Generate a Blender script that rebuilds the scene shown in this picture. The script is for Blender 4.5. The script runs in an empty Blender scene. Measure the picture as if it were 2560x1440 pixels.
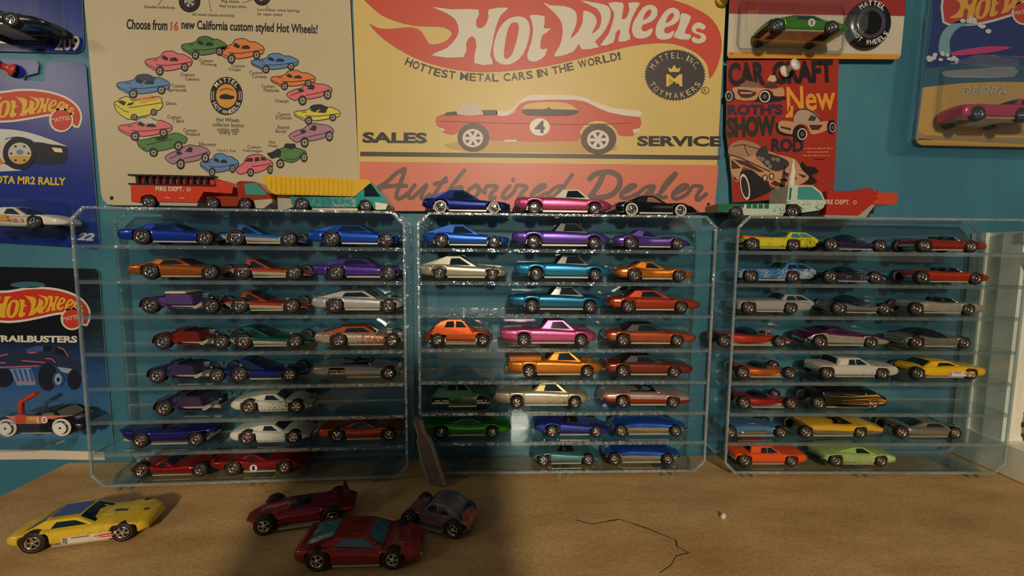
import bpy, math, random
from mathutils import Vector, Matrix
random.seed(7)
sc = bpy.context.scene
C = sc.collection
# ---------------------------------------------------------------- camera
F_PX = 1046.0
PIT, ROLL, YAW = math.radians(4.92), math.radians(0.536), math.radians(2.5)
CAM = Vector((0.0, 0.0, 0.196))
_fh = Vector((math.sin(YAW), math.cos(YAW), 0)); _R = Vector((math.cos(YAW), -math.sin(YAW), 0))
_F = _fh*math.cos(PIT) + Vector((0, 0, -math.sin(PIT)))
_U = _fh*math.sin(PIT) + Vector((0, 0, math.cos(PIT)))
CR = _R*math.cos(ROLL) + _U*math.sin(ROLL)
CU = -_R*math.sin(ROLL) + _U*math.cos(ROLL)
cd = bpy.data.cameras.new('camera'); co = bpy.data.objects.new('camera', cd); C.objects.link(co)
co.matrix_world = Matrix(((CR.x, CU.x, -_F.x, CAM.x), (CR.y, CU.y, -_F.y, CAM.y), (CR.z, CU.z, -_F.z, CAM.z), (0, 0, 0, 1)))
cd.sensor_width = 36; cd.lens = 36*F_PX/2560; cd.clip_start = 0.01; cd.clip_end = 50
sc.camera = co
def proj(p):
    d = Vector(p)-CAM; w = d.dot(_F)
    return 1280+F_PX*d.dot(CR)/w, 720-F_PX*d.dot(CU)/w
def ray(u, v):
    return _F + CR*((u-1280)/F_PX) - CU*((v-720)/F_PX)
def on_y(u, v, y):
    r = ray(u, v); return CAM + r*((y-CAM.y)/r.y)
def on_z(u, v, z):
    r = ray(u, v); return CAM + r*((z-CAM.z)/r.z)
def on_x(u, v, x):
    r = ray(u, v); return CAM + r*((x-CAM.x)/r.x)
# ---------------------------------------------------------------- light, exposure
sc.view_settings.view_transform = 'Standard'; sc.view_settings.look = 'None'
sc.view_settings.exposure = 0.1; sc.view_settings.gamma = 1.0; sc.view_settings.use_curve_mapping = False
w = bpy.data.worlds.new('room_light'); sc.world = w; w.use_nodes = True
w.node_tree.nodes['Background'].inputs[0].default_value = (0.85, 0.93, 1.0, 1); w.node_tree.nodes['Background'].inputs[1].default_value = 0.07
sc.cycles.max_bounces = 16; sc.cycles.transparent_max_bounces = 48; sc.cycles.glossy_bounces = 6
def lamp(name, loc, target, size, power, col, spot=None):
    if spot:
        d = bpy.data.lights.new(name, 'SPOT'); d.spot_size = math.radians(spot[0]); d.spot_blend = spot[1]; d.shadow_soft_size = size
    else:
        d = bpy.data.lights.new(name, 'AREA'); d.shape = 'DISK'; d.size = size
    d.energy = power; d.color = col
    o = bpy.data.objects.new(name, d); C.objects.link(o); o.location = loc
    o.rotation_euler = (Vector(target)-Vector(loc)).to_track_quat('-Z', 'Y').to_euler(); return o
lamp('room_lamp_offscreen', (0.10, -1.60, 0.86), (0.06, 0.38, 0.20), 0.16, 22.0, (1.0, 0.86, 0.66))      # its mirror image shows in the middle case
lamp('side_lamp_offscreen', (-1.20, -0.45, 0.65), (0.0, 0.36, 0.12), 0.17, 1.25, (1.0, 0.86, 0.66))   # throws the loose yellow car's shadow to its nose side
# ---------------------------------------------------------------- materials
def s2l(c):
    c = c/255.0
    return c/12.92 if c <= 0.04045 else ((c+0.055)/1.055)**2.4
def rgb(t): return (s2l(t[0]), s2l(t[1]), s2l(t[2]), 1)
_M = {}
def _new(name):
    m = bpy.data.materials.new(name); m.use_nodes = True; nt = m.node_tree; return m, nt, nt.nodes['Principled BSDF']
def mat(col, rough=0.5, metal=0.0, coat=0.0, name='paint', noise=0.0, scale=60.0, bump=0.0, wear=None, wearcol=(190, 185, 170), spec=0.5):
    k = (tuple(col), rough, metal, coat, noise, scale, bump, wear, spec)
    if k in _M: return _M[k]
    m, nt, b = _new(name); L = nt.links
    b.inputs['Base Color'].default_value = rgb(col); b.inputs['Roughness'].default_value = rough
    b.inputs['Metallic'].default_value = metal; b.inputs['Coat Weight'].default_value = coat; b.inputs['Coat Roughness'].default_value = 0.08
    b.inputs['Specular IOR Level'].default_value = spec
    if noise or bump or wear:
        tc = nt.nodes.new('ShaderNodeTexCoord')
        n = nt.nodes.new('ShaderNodeTexNoise'); n.inputs['Scale'].default_value = scale; n.inputs['Detail'].default_value = 5
        L.new(tc.outputs['Object'], n.inputs['Vector'])
        out = None
        if noise:
            mx = nt.nodes.new('ShaderNodeMix'); mx.data_type = 'RGBA'
            c0 = rgb(col); mx.inputs['A'].default_value = tuple(v*(1-noise) for v in c0[:3])+(1,); mx.inputs['B'].default_value = tuple(min(1, v*(1+noise)) for v in c0[:3])+(1,)
            L.new(n.outputs['Fac'], mx.inputs['Factor']); out = mx.outputs['Result']
        if wear:
            n2 = nt.nodes.new('ShaderNodeTexNoise'); n2.inputs['Scale'].default_value = 900; n2.inputs['Detail'].default_value = 4
            L.new(tc.outputs['Object'], n2.inputs['Vector'])
            n3 = nt.nodes.new('ShaderNodeTexNoise'); n3.inputs['Scale'].default_value = 60
            L.new(tc.outputs['Object'], n3.inputs['Vector'])
            ad = nt.nodes.new('ShaderNodeMath'); ad.operation = 'MULTIPLY_ADD'; ad.inputs[1].default_value = 0.6
            L.new(n3.outputs['Fac'], ad.inputs[0]); L.new(n2.outputs['Fac'], ad.inputs[2])
            r = nt.nodes.new('ShaderNodeValToRGB'); r.color_ramp.elements[0].position = wear; r.color_ramp.elements[1].position = wear+0.04
            L.new(ad.outputs[0], r.inputs[0])
            m2 = nt.nodes.new('ShaderNodeMix'); m2.data_type = 'RGBA'; L.new(r.outputs[0], m2.inputs['Factor'])
            if out: L.new(out, m2.inputs['A'])
            else: m2.inputs['A'].default_value = rgb(col)
            m2.inputs['B'].default_value = rgb(wearcol); out = m2.outputs['Result']
        if out: L.new(out, b.inputs['Base Color'])
        if bump:
            bp = nt.nodes.new('ShaderNodeBump'); bp.inputs['Strength'].default_value = bump; bp.inputs['Distance'].default_value = 0.0006
            L.new(n.outputs['Fac'], bp.inputs['Height']); L.new(bp.outputs[0], b.inputs['Normal'])
    _M[k] = m; return m
def paint(col, wear=None, wearcol=(190, 185, 170)):      # translucent metallic toy lacquer
    return mat(col, 0.31, 0.58, 0.6, 'metallic_lacquer', 0.25, 260.0, 0.0, wear, wearcol)
def enamel(col, wear=None, wearcol=(60, 55, 50)): return mat(col, 0.3, 0.0, 0.4, 'enamel', 0.08, 200.0, 0.0, wear, wearcol)
def ink(col, rough=0.42): return mat(col, rough, 0, 0, 'print_ink', 0.06, 300.0, 0.0)
CHROME = mat((225, 222, 215), 0.16, 1.0, name='chrome')
BARE = mat((205, 195, 170), 0.38, 0.55, name='bare_metal', noise=0.2, scale=200)
RUBBER = mat((20, 18, 17), 0.5, name='black_plastic_tyre')
REDLINE = mat((84, 40, 30), 0.5, name='red_stripe')
DARK = mat((14, 14, 16), 0.45, name='dark_interior')
WINDOW = mat((16, 36, 42), 0.06, 0.0, 1.0, name='tinted_window')
BLUEGLASS = mat((60, 120, 130), 0.06, 0.0, 1.0, name='blue_tinted_glass')
def clear(name, tint, gloss_rough, haze, hazecol=(200, 220, 225), lo=0.035, bump=0.0):
    m = bpy.data.materials.new(name); m.use_nodes = True; nt = m.node_tree; L = nt.links
    for n in list(nt.nodes): nt.nodes.remove(n)
    out = nt.nodes.new('ShaderNodeOutputMaterial')
    tr = nt.nodes.new('ShaderNodeBsdfTransparent'); tr.inputs[0].default_value = (*tint, 1)
    gl = nt.nodes.new('ShaderNodeBsdfGlossy'); gl.inputs['Roughness'].default_value = gloss_rough; gl.inputs[0].default_value = (1, 1, 1, 1)
    df = nt.nodes.new('ShaderNodeBsdfDiffuse'); df.inputs[0].default_value = rgb(hazecol)
    lw = nt.nodes.new('ShaderNodeLayerWeight'); lw.inputs[0].default_value = 0.5
    pw = nt.nodes.new('ShaderNodeMath'); pw.operation = 'POWER'; pw.inputs[1].default_value = 4.0
    L.new(lw.outputs['Facing'], pw.inputs[0])
    ma = nt.nodes.new('ShaderNodeMath'); ma.operation = 'MULTIPLY_ADD'; ma.inputs[1].default_value = 0.85; ma.inputs[2].default_value = lo
    L.new(pw.outputs[0], ma.inputs[0])
    m1 = nt.nodes.new('ShaderNodeMixShader'); m1.inputs[0].default_value = haze
    tc = nt.nodes.new('ShaderNodeTexCoord'); n = nt.nodes.new('ShaderNodeTexNoise'); n.inputs['Scale'].default_value = 45; n.inputs['Detail'].default_value = 6
    L.new(tc.outputs['Object'], n.inputs['Vector'])
    hm = nt.nodes.new('ShaderNodeMath'); hm.operation = 'MULTIPLY'; hm.inputs[1].default_value = haze*2
    L.new(n.outputs['Fac'], hm.inputs[0]); L.new(hm.outputs[0], m1.inputs[0])
    L.new(tr.outputs[0], m1.inputs[1]); L.new(df.outputs[0], m1.inputs[2])
    m2 = nt.nodes.new('ShaderNodeMixShader'); L.new(ma.outputs[0], m2.inputs[0])
    if bump:
        nb = nt.nodes.new('ShaderNodeTexNoise'); nb.inputs['Scale'].default_value = 170; nb.inputs['Detail'].default_value = 3; L.new(tc.outputs['Object'], nb.inputs['Vector'])
        bp = nt.nodes.new('ShaderNodeBump'); bp.inputs['Strength'].default_value = bump; bp.inputs['Distance'].default_value = 0.003; L.new(nb.outputs['Fac'], bp.inputs['Height']); L.new(bp.outputs[0], gl.inputs['Normal'])
    L.new(m1.outputs[0], m2.inputs[1]); L.new(gl.outputs[0], m2.inputs[2]); L.new(m2.outputs[0], out.inputs[0]); return m
ACRYLIC = clear('clear_acrylic', (0.90, 0.955, 0.965), 0.026, 0.012, lo=0.06)
ACEDGE = clear('acrylic_edge', (0.74, 0.85, 0.87), 0.10, 0.09, (200, 218, 220), 0.16, 0.5)
ACRIM = clear('acrylic_rim', (0.68, 0.78, 0.80), 0.12, 0.22, (230, 234, 232), 0.20, 0.7)
BLISTER = clear('clear_blister', (0.95, 0.965, 0.965), 0.05, 0.015)
BUBBLE = clear('tinted_bubble', (0.34, 0.50, 0.56), 0.05, 0.05, (40, 70, 80), 0.06)
# ---------------------------------------------------------------- mesh helpers
class MB:
    def __init__(s): s.v = []; s.f = []; s.m = []; s.mats = []; s.sm = []
    def mi(s, m):
        if m not in s.mats: s.mats.append(m)
        return s.mats.index(m)
    def add(s, vs, fs, m=None, smooth=False):
        o = len(s.v); s.v += [tuple(v) for v in vs]
        i = s.mi(m)
        for f in fs: s.f.append(tuple(o+k for k in f)); s.m.append(i); s.sm.append(smooth)
    def box(s, x0, x1, y0, y1, z0, z1, m=None):
        s.add([(x, y, z) for x in (x0, x1) for y in (y0, y1) for z in (z0, z1)],
              [(0, 1, 3, 2), (4, 6, 7, 5), (0, 4, 5, 1), (2, 3, 7, 6), (0, 2, 6, 4), (1, 5, 7, 3)], m)
    def bbox(s, x0, x1, y0, y1, z0, z1, b, m=None):      # box with chamfered vertical+horizontal edges (rounded look)
        pts = []
        for (zz, ins) in ((z0, b), (z0+b, 0), (z1-b, 0), (z1, b)):
            a0, a1, c0, c1 = x0+ins, x1-ins, y0+ins, y1-ins
            pts.append([(a0+b, c0, zz), (a1-b, c0, zz), (a1, c0+b, zz), (a1, c1-b, zz), (a1-b, c1, zz), (a0+b, c1, zz), (a0, c1-b, zz), (a0, c0+b, zz)])
        s.rings(pts, m, False)
    def rings(s, rs, m=None, smooth=True, cap=True):
        n = len(rs[0]); vs = [p for r in rs for p in r]; fs = []
        for i in range(len(rs)-1):
            for j in range(n): k = (j+1) % n; fs.append((i*n+j, i*n+k, (i+1)*n+k, (i+1)*n+j))
        s.add(vs, fs, m, smooth)
        if cap:
            s.add(rs[0], [tuple(range(n-1, -1, -1))], m); s.add(rs[-1], [tuple(range(n))], m)
    def lathe(s, prof, m=None, axis='z', n=20, off=(0, 0, 0), smooth=True, cap=True):
        rs = []
        for (r, h) in prof:
            ring = []
            for k in range(n):
                a = 2*math.pi*k/n; c, q = r*math.cos(a), r*math.sin(a)
                p = (c, q, h) if axis == 'z' else ((c, h, q) if axis == 'y' else (h, c, q))
                ring.append((p[0]+off[0], p[1]+off[1], p[2]+off[2]))
            rs.append(ring)
        s.rings(rs, m, smooth, cap)
    def tube(s, pts, r, m=None, n=8):
        pts = [Vector(p) for p in pts]; rs = []
        for i, p in enumerate(pts):
            t = (pts[min(i+1, len(pts)-1)]-pts[max(i-1, 0)]).normalized()
            a = t.orthogonal().normalized() if i == 0 else (pa - t*pa.dot(t)).normalized()
            pa = a; b = t.cross(a)
            rr = r[i] if isinstance(r, (list, tuple)) else r
            rs.append([p+a*(rr*math.cos(2*math.pi*k/n))+b*(rr*math.sin(2*math.pi*k/n)) for k in range(n)])
        s.rings(rs, m, True)
    def prism(s, poly, a0, a1, axis='y', m=None):        # polygon (2d) extruded along an axis
        def P(p, h): return (p[0], h, p[1]) if axis == 'y' else ((p[0], p[1], h) if axis == 'z' else (h, p[0], p[1]))
        n = len(poly); s.add([P(p, a0) for p in poly]+[P(p, a1) for p in poly],
            [tuple(range(n)), tuple(range(2*n-1, n-1, -1))]+[(i, n+i, n+(i+1) % n, (i+1) % n) for i in range(n)], m)
    def build(s, name, m=None, parent=None, smooth=None):
        me = bpy.data.meshes.new(name); me.from_pydata(s.v, [], s.f)
        mats = [x if x is not None else m for x in s.mats] or [m]
        for x in mats: me.materials.append(x)
        me.polygons.foreach_set('material_index', s.m)
        me.polygons.foreach_set('use_smooth', [True if smooth else x for x in s.sm] if smooth is None or smooth else [False]*len(s.sm))
        me.validate(); me.update()
        o = bpy.data.objects.new(name, me); C.objects.link(o)
        if parent: o.parent = parent
        return o
def tag(o, label=None, cat=None, group=None, kind=None):
    if label: o['label'] = label
    if cat: o['category'] = cat
    if group: o['group'] = group
    if kind: o['kind'] = kind
    return o
def empty(name, loc=(0, 0, 0), rz=0.0):
    o = bpy.data.objects.new(name, None); C.objects.link(o); o.location = loc; o.rotation_euler = (0, 0, rz)
    o.empty_display_size = 0.01; return o
def inst(src, parent=None, loc=None, scale=None, rot=None):
    o = src.copy(); C.objects.link(o)
    o.parent = parent
    if loc is not None: o.location = loc
    if scale is not None: o.scale = scale
    if rot is not None: o.rotation_euler = rot
    return o
def lerp(pts, x):
    if x <= pts[0][0]: return pts[0][1]
    for (a, b), (c, d) in zip(pts, pts[1:]):
        if x <= c: 
            t = (x-a)/(c-a) if c > a else 0; t2 = t*t*(3-2*t)*0.5+t*0.5
            return b+(d-b)*t2
    return pts[-1][1]
# ================================================================ the setting
YW = 0.3866                                              # wall plane
def wall_mat():
    m, nt, b = _new('teal_wall_paint'); L = nt.links
    tc = nt.nodes.new('ShaderNodeTexCoord'); mp = nt.nodes.new('ShaderNodeMapping'); mp.inputs['Scale'].default_value = (9, 9, 3.2)
    L.new(tc.outputs['Object'], mp.inputs[0])
    n = nt.nodes.new('ShaderNodeTexNoise'); n.inputs['Scale'].default_value = 1.6; n.inputs['Detail'].default_value = 6; L.new(mp.outputs[0], n.inputs[0])
    r = nt.nodes.new('ShaderNodeValToRGB'); e = r.color_ramp.elements
    e[0].position = 0.38; e[0].color = rgb((60, 114, 134)); e[1].position = 0.62; e[1].color = rgb((72, 130, 144))
    L.new(n.outputs['Fac'], r.inputs[0]); L.new(r.outputs[0], b.inputs['Base Color'])
    n2 = nt.nodes.new('ShaderNodeTexNoise'); n2.inputs['Scale'].default_value = 160; n2.inputs['Detail'].default_value = 3; L.new(tc.outputs['Object'], n2.inputs[0])
    bp = nt.nodes.new('ShaderNodeBump'); bp.inputs['Strength'].default_value = 0.25; bp.inputs['Distance'].default_value = 0.0008
    L.new(n2.outputs['Fac'], bp.inputs['Height']); L.new(bp.outputs[0], b.inputs['Normal']); b.inputs['Roughness'].default_value = 0.42; return m
b = MB(); b.box(-1.3, 1.3, YW, YW+0.05, -0.75, 1.2)
tag(b.build('wall_back', wall_mat()), 'teal painted wall behind the display cases', None, None, 'structure')
def desk_mat():
    m, nt, b = _new('brown_hardboard'); L = nt.links
    tc = nt.nodes.new('ShaderNodeTexCoord'); mp = nt.nodes.new('ShaderNodeMapping'); mp.inputs['Scale'].default_value = (12, 30, 12)
    L.new(tc.outputs['Object'], mp.inputs[0])
    n = nt.nodes.new('ShaderNodeTexNoise'); n.inputs['Scale'].default_value = 1.0; n.inputs['Detail'].default_value = 8; n.inputs['Roughness'].default_value = 0.65; L.new(mp.outputs[0], n.inputs[0])
    r = nt.nodes.new('ShaderNodeValToRGB'); e = r.color_ramp.elements
    e[0].position = 0.3; e[0].color = rgb((184, 140, 84)); e[1].position = 0.68; e[1].color = rgb((222, 182, 122))
    L.new(n.outputs['Fac'], r.inputs[0])
    n2 = nt.nodes.new('ShaderNodeTexNoise'); n2.inputs['Scale'].default_value = 420; n2.inputs['Detail'].default_value = 4; L.new(tc.outputs['Object'], n2.inputs[0])
    mx = nt.nodes.new('ShaderNodeMix'); mx.data_type = 'RGBA'; mx.blend_type = 'MULTIPLY'; mx.inputs['Factor'].default_value = 0.5
    L.new(r.outputs[0], mx.inputs['A'])
    r2 = nt.nodes.new('ShaderNodeValToRGB'); r2.color_ramp.elements[0].position = 0.3; r2.color_ramp.elements[0].color = (0.55, 0.5, 0.45, 1); r2.color_ramp.elements[1].position = 0.6
    L.new(n2.outputs['Fac'], r2.inputs[0]); L.new(r2.outputs[0], mx.inputs['B']); L.new(mx.outputs['Result'], b.inputs['Base Color'])
    bp = nt.nodes.new('ShaderNodeBump'); bp.inputs['Strength'].default_value = 0.3; bp.inputs['Distance'].default_value = 0.0006
    L.new(n2.outputs['Fac'], bp.inputs['Height']); L.new(bp.outputs[0], b.inputs['Normal']); b.inputs['Roughness'].default_value = 0.5; return m
dl = on_z(165, 1158, 0).x
b = MB(); b.bbox(dl, 1.1, -0.35, YW-0.0005, -0.018, 0.0, 0.0012)
desk = tag(b.build('desk_top', desk_mat()), 'worn brown hardboard desk top under the clear cases', 'desk')
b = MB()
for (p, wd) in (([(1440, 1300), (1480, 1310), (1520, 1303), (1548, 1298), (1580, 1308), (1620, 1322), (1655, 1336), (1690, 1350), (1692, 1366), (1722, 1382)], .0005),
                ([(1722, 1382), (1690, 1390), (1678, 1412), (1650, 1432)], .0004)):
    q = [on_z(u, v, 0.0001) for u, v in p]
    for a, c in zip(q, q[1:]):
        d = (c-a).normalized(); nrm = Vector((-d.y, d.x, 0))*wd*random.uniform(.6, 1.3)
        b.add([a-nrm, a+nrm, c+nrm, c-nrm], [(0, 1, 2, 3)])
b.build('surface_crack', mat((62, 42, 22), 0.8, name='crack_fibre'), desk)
p = on_z(1808, 1295, 0)
b = MB(); b.bbox(-.0021, .0021, -.0016, .0016, 0, .0026, .0008); b.bbox(-.0008, .0016, -.0012, .001, .002, .0036, .0006)
o = tag(b.build('plastic_crumb', mat((232, 226, 214), .5, name='white_plastic')), 'tiny white crumb of plastic on the bare brown desk', 'crumb'); o.location = (p.x, p.y, 0); o.rotation_euler = (0, 0, .6)
# ================================================================ whitewashed wooden frame at the right
XF = 0.4575
WOOD = None
def wood_mat():
    m, nt, b = _new('whitewashed_wood'); L = nt.links
    tc = nt.nodes.new('ShaderNodeTexCoord'); mp = nt.nodes.new('ShaderNodeMapping'); mp.inputs['Scale'].default_value = (40, 40, 6)
    L.new(tc.outputs['Object'], mp.inputs[0])
    n = nt.nodes.new('ShaderNodeTexNoise'); n.inputs['Scale'].default_value = 3; n.inputs['Detail'].default_value = 6; L.new(mp.outputs[0], n.inputs[0])
    r = nt.nodes.new('ShaderNodeValToRGB'); e = r.color_ramp.elements
    e[0].position = 0.3; e[0].color = rgb((232, 226, 206)); e[1].position = 0.65; e[1].color = rgb((252, 247, 232))
    L.new(n.outputs['Fac'], r.inputs[0]); L.new(r.outputs[0], b.inputs['Base Color']); b.inputs['Roughness'].default_value = 0.55; return m
WOOD = wood_mat()
zt = on_x(2452, 582, XF).z; ye = YW-0.002
yi = on_x(2544, 700, XF).y; zi = on_x(2545, 662, XF).z; zb = on_x(2545, 1108, XF).z
ze = 0.05                                                # near end, outside the picture
fr = empty('shadow_box_frame', (XF, (ye+ze)/2, 0)); tag(fr, 'whitewashed wooden shadow box frame standing on desk beside the last case', 'frame')
def fpart(name, f, m=WOOD):
    b = MB(); f(b); o = b.build(name, m, fr); o.location = -Vector(fr.location); return o
fpart('base_plank', lambda b: b.bbox(XF, XF+.03, ze, ye, 0.0, zb-.004, .0012))
yj = ze+(ye-yi)
def stile(b, ya, yb, z0, z1):
    s = 1 if yb > ya else -1
    wv = abs(yb-ya)
    b.box(XF, XF+.022, min(ya, ya+s*wv*.30), max(ya, ya+s*wv*.30), z0, z1)
    b.box(XF+.004, XF+.022, min(ya+s*wv*.30, ya+s*wv*.62), max(ya+s*wv*.30, ya+s*wv*.62), z0, z1)
    b.box(XF+.0015, XF+.022, min(ya+s*wv*.62, yb), max(ya+s*wv*.62, yb), z0, z1)
fpart('rear_stile', lambda b: stile(b, ye, yi, zb-.004, zt))
fpart('near_stile', lambda b: stile(b, ze, yj, zb-.004, zt))
def rail(b):
    h = zt-zi
    b.box(XF, XF+.022, yj, yi, zt-h*.3, zt); b.box(XF+.004, XF+.022, yj, yi, zt-h*.62, zt-h*.3); b.box(XF+.0015, XF+.022, yj, yi, zi, zt-h*.62)
fpart('top_rail', rail)
fpart('back_board', lambda b: b.box(XF+.0225, XF+.027, ze, ye, zb-.004, zt), mat((118, 112, 92), .7, name='grey_board', noise=.15, scale=40))
def badge(px, py, rad, col, rim, label):
    p = on_x(px, py, XF+.019)
    o = empty('pin_badge', (XF+.0225, p.y, p.z)); tag(o, label, 'badge')
    b = MB(); b.lathe([(rad, 0), (rad, -.002), (rad*.96, -.0026), (rad*.8, -.0026), (rad*.8, -.0022)], rim, 'x', 28); b.build('rim', rim, o)
    b = MB(); b.lathe([(rad*.8, -.0015), (rad*.8, -.0024), (rad*.4, -.0029), (.0004, -.003)], col, 'x', 28); b.build('face', col, o)
    b = MB(); b.prism([(-rad*.62, -.05*rad), (-rad*.2, .16*rad), (rad*.25, .14*rad), (rad*.62, -.02*rad), (rad*.3, -.2*rad), (-rad*.35, -.2*rad)], -.0036, -.0026, 'x', rim); b.build('car_emblem', rim, o)
badge(2560, 1062, .0115, mat((178, 150, 32), .35, name='yellow_tin'), mat((38, 36, 32), .4, name='black_tin'), 'round yellow and black tin badge inside the whitewashed frame')
badge(2566, 952, .0105, mat((120, 116, 106), .35, name='grey_tin'), mat((44, 42, 40), .4, name='black_tin'), 'round grey tin badge inside the whitewashed frame')
# ================================================================ clear display cases
CW, CD, CH, CC, CT = 0.25, 0.040, 0.2232, 0.0092, 0.0022
ZB = 0.0043
SHZ = [0.0, 0.0276, 0.0541, 0.0816, 0.1095, 0.1391, 0.1665, 0.1939]      # shelf levels above the case bottom
def rotc(x, y, yaw):
    c, s = math.cos(YAW), math.sin(YAW)
    return (x*c+y*s, -x*s+y*c, math.radians(yaw)-YAW)
CASES = {'L': rotc(-.3362, .3207, 4.58), 'M': rotc(-.0780, .3452, 2.1), 'R': rotc(.1876, .3514, .857)}
def octo(i, c):
    x0, x1, z0, z1 = i, CW-i, ZB+i, ZB+CH-i
    return [(x0+c, z0), (x1-c, z0), (x1, z0+c), (x1, z1-c), (x1-c, z1), (x0+c, z1), (x0, z1-c), (x0, z0+c)]
def ringprism(b, o, i, y0, y1, m=None):
    n = len(o); vs = [(p[0], y, p[1]) for y in (y0, y1) for q in (o, i) for p in q]; fs = []
    for k in range(n):
        j = (k+1) % n
        fs += [(k, j, n+j, n+k), (2*n+k, 3*n+k, 3*n+j, 2*n+j), (k, 2*n+k, 2*n+j, j), (n+k, n+j, 3*n+j, 3*n+k)]
    b.add(vs, fs, m)
CLAB = {'L': 'clear acrylic display case with eight shelves beside the blue carded packs', 'M': 'clear acrylic display case with eight shelves under the yellow tin sign', 'R': 'clear acrylic display case with eight shelves beside the whitewashed frame'}
def lx_from_px(case, px, ly, z):
    x, y, a = CASES[case]; lo, hi = -.08, CW+.08
    for _ in range(40):
        mid = (lo+hi)/2; p = (x+math.cos(a)*mid-math.sin(a)*ly, y+math.sin(a)*mid+math.cos(a)*ly, z)
        if proj(p)[0] < px: lo = mid
        else: hi = mid
    return (lo+hi)/2
def cworld(case, lx, ly, z):
    x, y, a = CASES[case]; return Vector((x+math.cos(a)*lx-math.sin(a)*ly, y+math.sin(a)*lx+math.cos(a)*ly, z))
shelf_me = lip_me = None
ctag = {}
for k in 'LMR':
    x, y, a = CASES[k]
    e = empty('display_case', (x, y, 0), a); tag(e, CLAB[k], 'display case', 'clear display cases on the desk'); ctag[k] = e
    b = MB(); ringprism(b, octo(0, CC), octo(CT, CC*.93), 0.0016, CD-.0018); b.build('shell', ACRYLIC, e)
    b = MB(); ringprism(b, octo(-.0002, CC), octo(CT-.0006, CC*.93), 0, .0016); b.build('front_rim', ACRIM, e)
    b = MB(); ringprism(b, octo(0, CC), octo(CT, CC*.9), CD-.0018, CD); b.build('rear_rim', ACRIM, e)
    b = MB(); b.prism([(p[0], p[1]) for p in octo(CT, CC*.93)], CD-.0016, CD-.0002, 'y'); b.build('back_panel', ACRYLIC, e)
    for i, z in enumerate(SHZ):
        if i == 0: continue
        if shelf_me is None:
            b = MB(); x0, x1, y0, y1 = CT, CW-CT, .0018, CD-.0018
            V = [(x, y, z_) for x in (x0, x1) for y in (y0, y1) for z_ in (-.0008, .0008)]
            b.add(V, [(0, 4, 5, 1), (0, 2, 6, 4), (1, 5, 7, 3)], ACRYLIC); b.add(V, [(0, 1, 3, 2), (4, 6, 7, 5), (2, 3, 7, 6)], ACRIM); s = b.build('shelf', ACRYLIC, e); shelf_me = s.data
            b = MB(); b.box(CT, CW-CT, .0002, .0018, -.0025, .0003); l = b.build('lip', ACEDGE, s); lip_me = l.data
        else:
            s = bpy.data.objects.new('shelf', shelf_me); C.objects.link(s); s.parent = e
            l = bpy.data.objects.new('lip', lip_me); C.objects.link(l); l.parent = s
        s.location = (0, 0, ZB+z)
    for t in ((.09, .5, .90) if k != 'M' else (.13, .50, .87)):
        b = MB()
        for d in (-.0042, .0042):
            b.prism([(d-.0028, ZB+.0001), (d+.0028, ZB+.0001), (d+.0012, .0), (d-.0012, .0)], .001, CD-.001, 'y')
        o = b.build('foot', ACEDGE, e); o.location = (CW*t, 0, 0)
# ================================================================ lettering (built-in font -> flat mesh)
_TX = {}
def glyphs(s, bold=0.0, shear=0.0, spacing=1.0):
    k = (s, bold, shear, spacing)
    if k in _TX: return _TX[k]
    cu = bpy.data.curves.new('lettering', 'FONT'); cu.body = s; cu.offset = bold; cu.shear = shear; cu.space_character = spacing
    cu.resolution_u = 3; cu.fill_mode = 'FRONT' if hasattr(cu, 'fill_mode') else cu.fill_mode
    o = bpy.data.objects.new('lettering', cu); C.objects.link(o)
    dg = bpy.context.evaluated_depsgraph_get(); me = bpy.data.meshes.new_from_object(o.evaluated_get(dg))
    v = [(p.co.x, p.co.y) for p in me.vertices]; f = [tuple(p.vertices) for p in me.polygons]
    bpy.data.objects.remove(o); bpy.data.curves.remove(cu); bpy.data.meshes.remove(me)
    x0 = min(p[0] for p in v); x1 = max(p[0] for p in v); y0 = min(p[1] for p in v); y1 = max(p[1] for p in v)
    v = [((p[0]-x0)/(x1-x0), (p[1]-y0)/(y1-y0)) for p in v]
    _TX[k] = (v, f); return v, f
# ================================================================ toy cars
w_t = MB(); w_t.lathe([(.60, -.42), (.62, .10), (.70, .40), (.90, .44), (1.0, .34), (1.0, -.34), (.9, -.44), (.6, -.42)], RUBBER, 'y', 24)
w_t.lathe([(.62, .12), (.0005, .13)], DARK, 'y', 24, cap=False)
tyre_p = w_t.build('wheel', RUBBER)
w_h = MB(); w_h.lathe([(.58, .14), (.60, .40), (.54, .43), (.49, .24)], CHROME, 'y', 24, cap=False)
for k in range(5):
    a = 2*math.pi*k/5; c, s = math.cos(a), math.sin(a)
    def R(x, h, z): return (c*x-s*z, h, s*x+c*z)
    w_h.add([R(.10, .40, -.08), R(.52, .36, -.12), R(.52, .36, .12), R(.10, .40, .08), R(.1, .14, -.08), R(.52, .14, -.12), R(.52, .14, .12), R(.1, .14, .08)],
            [(0, 1, 2, 3), (0, 4, 5, 1), (3, 2, 6, 7), (1, 5, 6, 2)], CHROME)
w_h.lathe([(.17, .14), (.17, .42), (.0005, .46)], CHROME, 'y', 10, cap=False)
hub_p = w_h.build('hub', CHROME)
w_l = MB(); w_l.lathe([(.70, .38), (.71, .436), (.79, .445), (.80, .40)], REDLINE, 'y', 24, cap=False)
line_p = w_l.build('red_stripe', REDLINE)
white_l = MB(); white_l.lathe([(.72, .40), (.72, .452), (.95, .445), (.95, .40)], mat((225, 215, 200), .5, name='white_wall'), 'y', 24, cap=False)
wline_p = white_l.build('white_wall', None)
PROTO = [tyre_p, hub_p, line_p, wline_p]
HUBD = mat((70, 66, 60), .3, .9, name='dark_hub')
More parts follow.
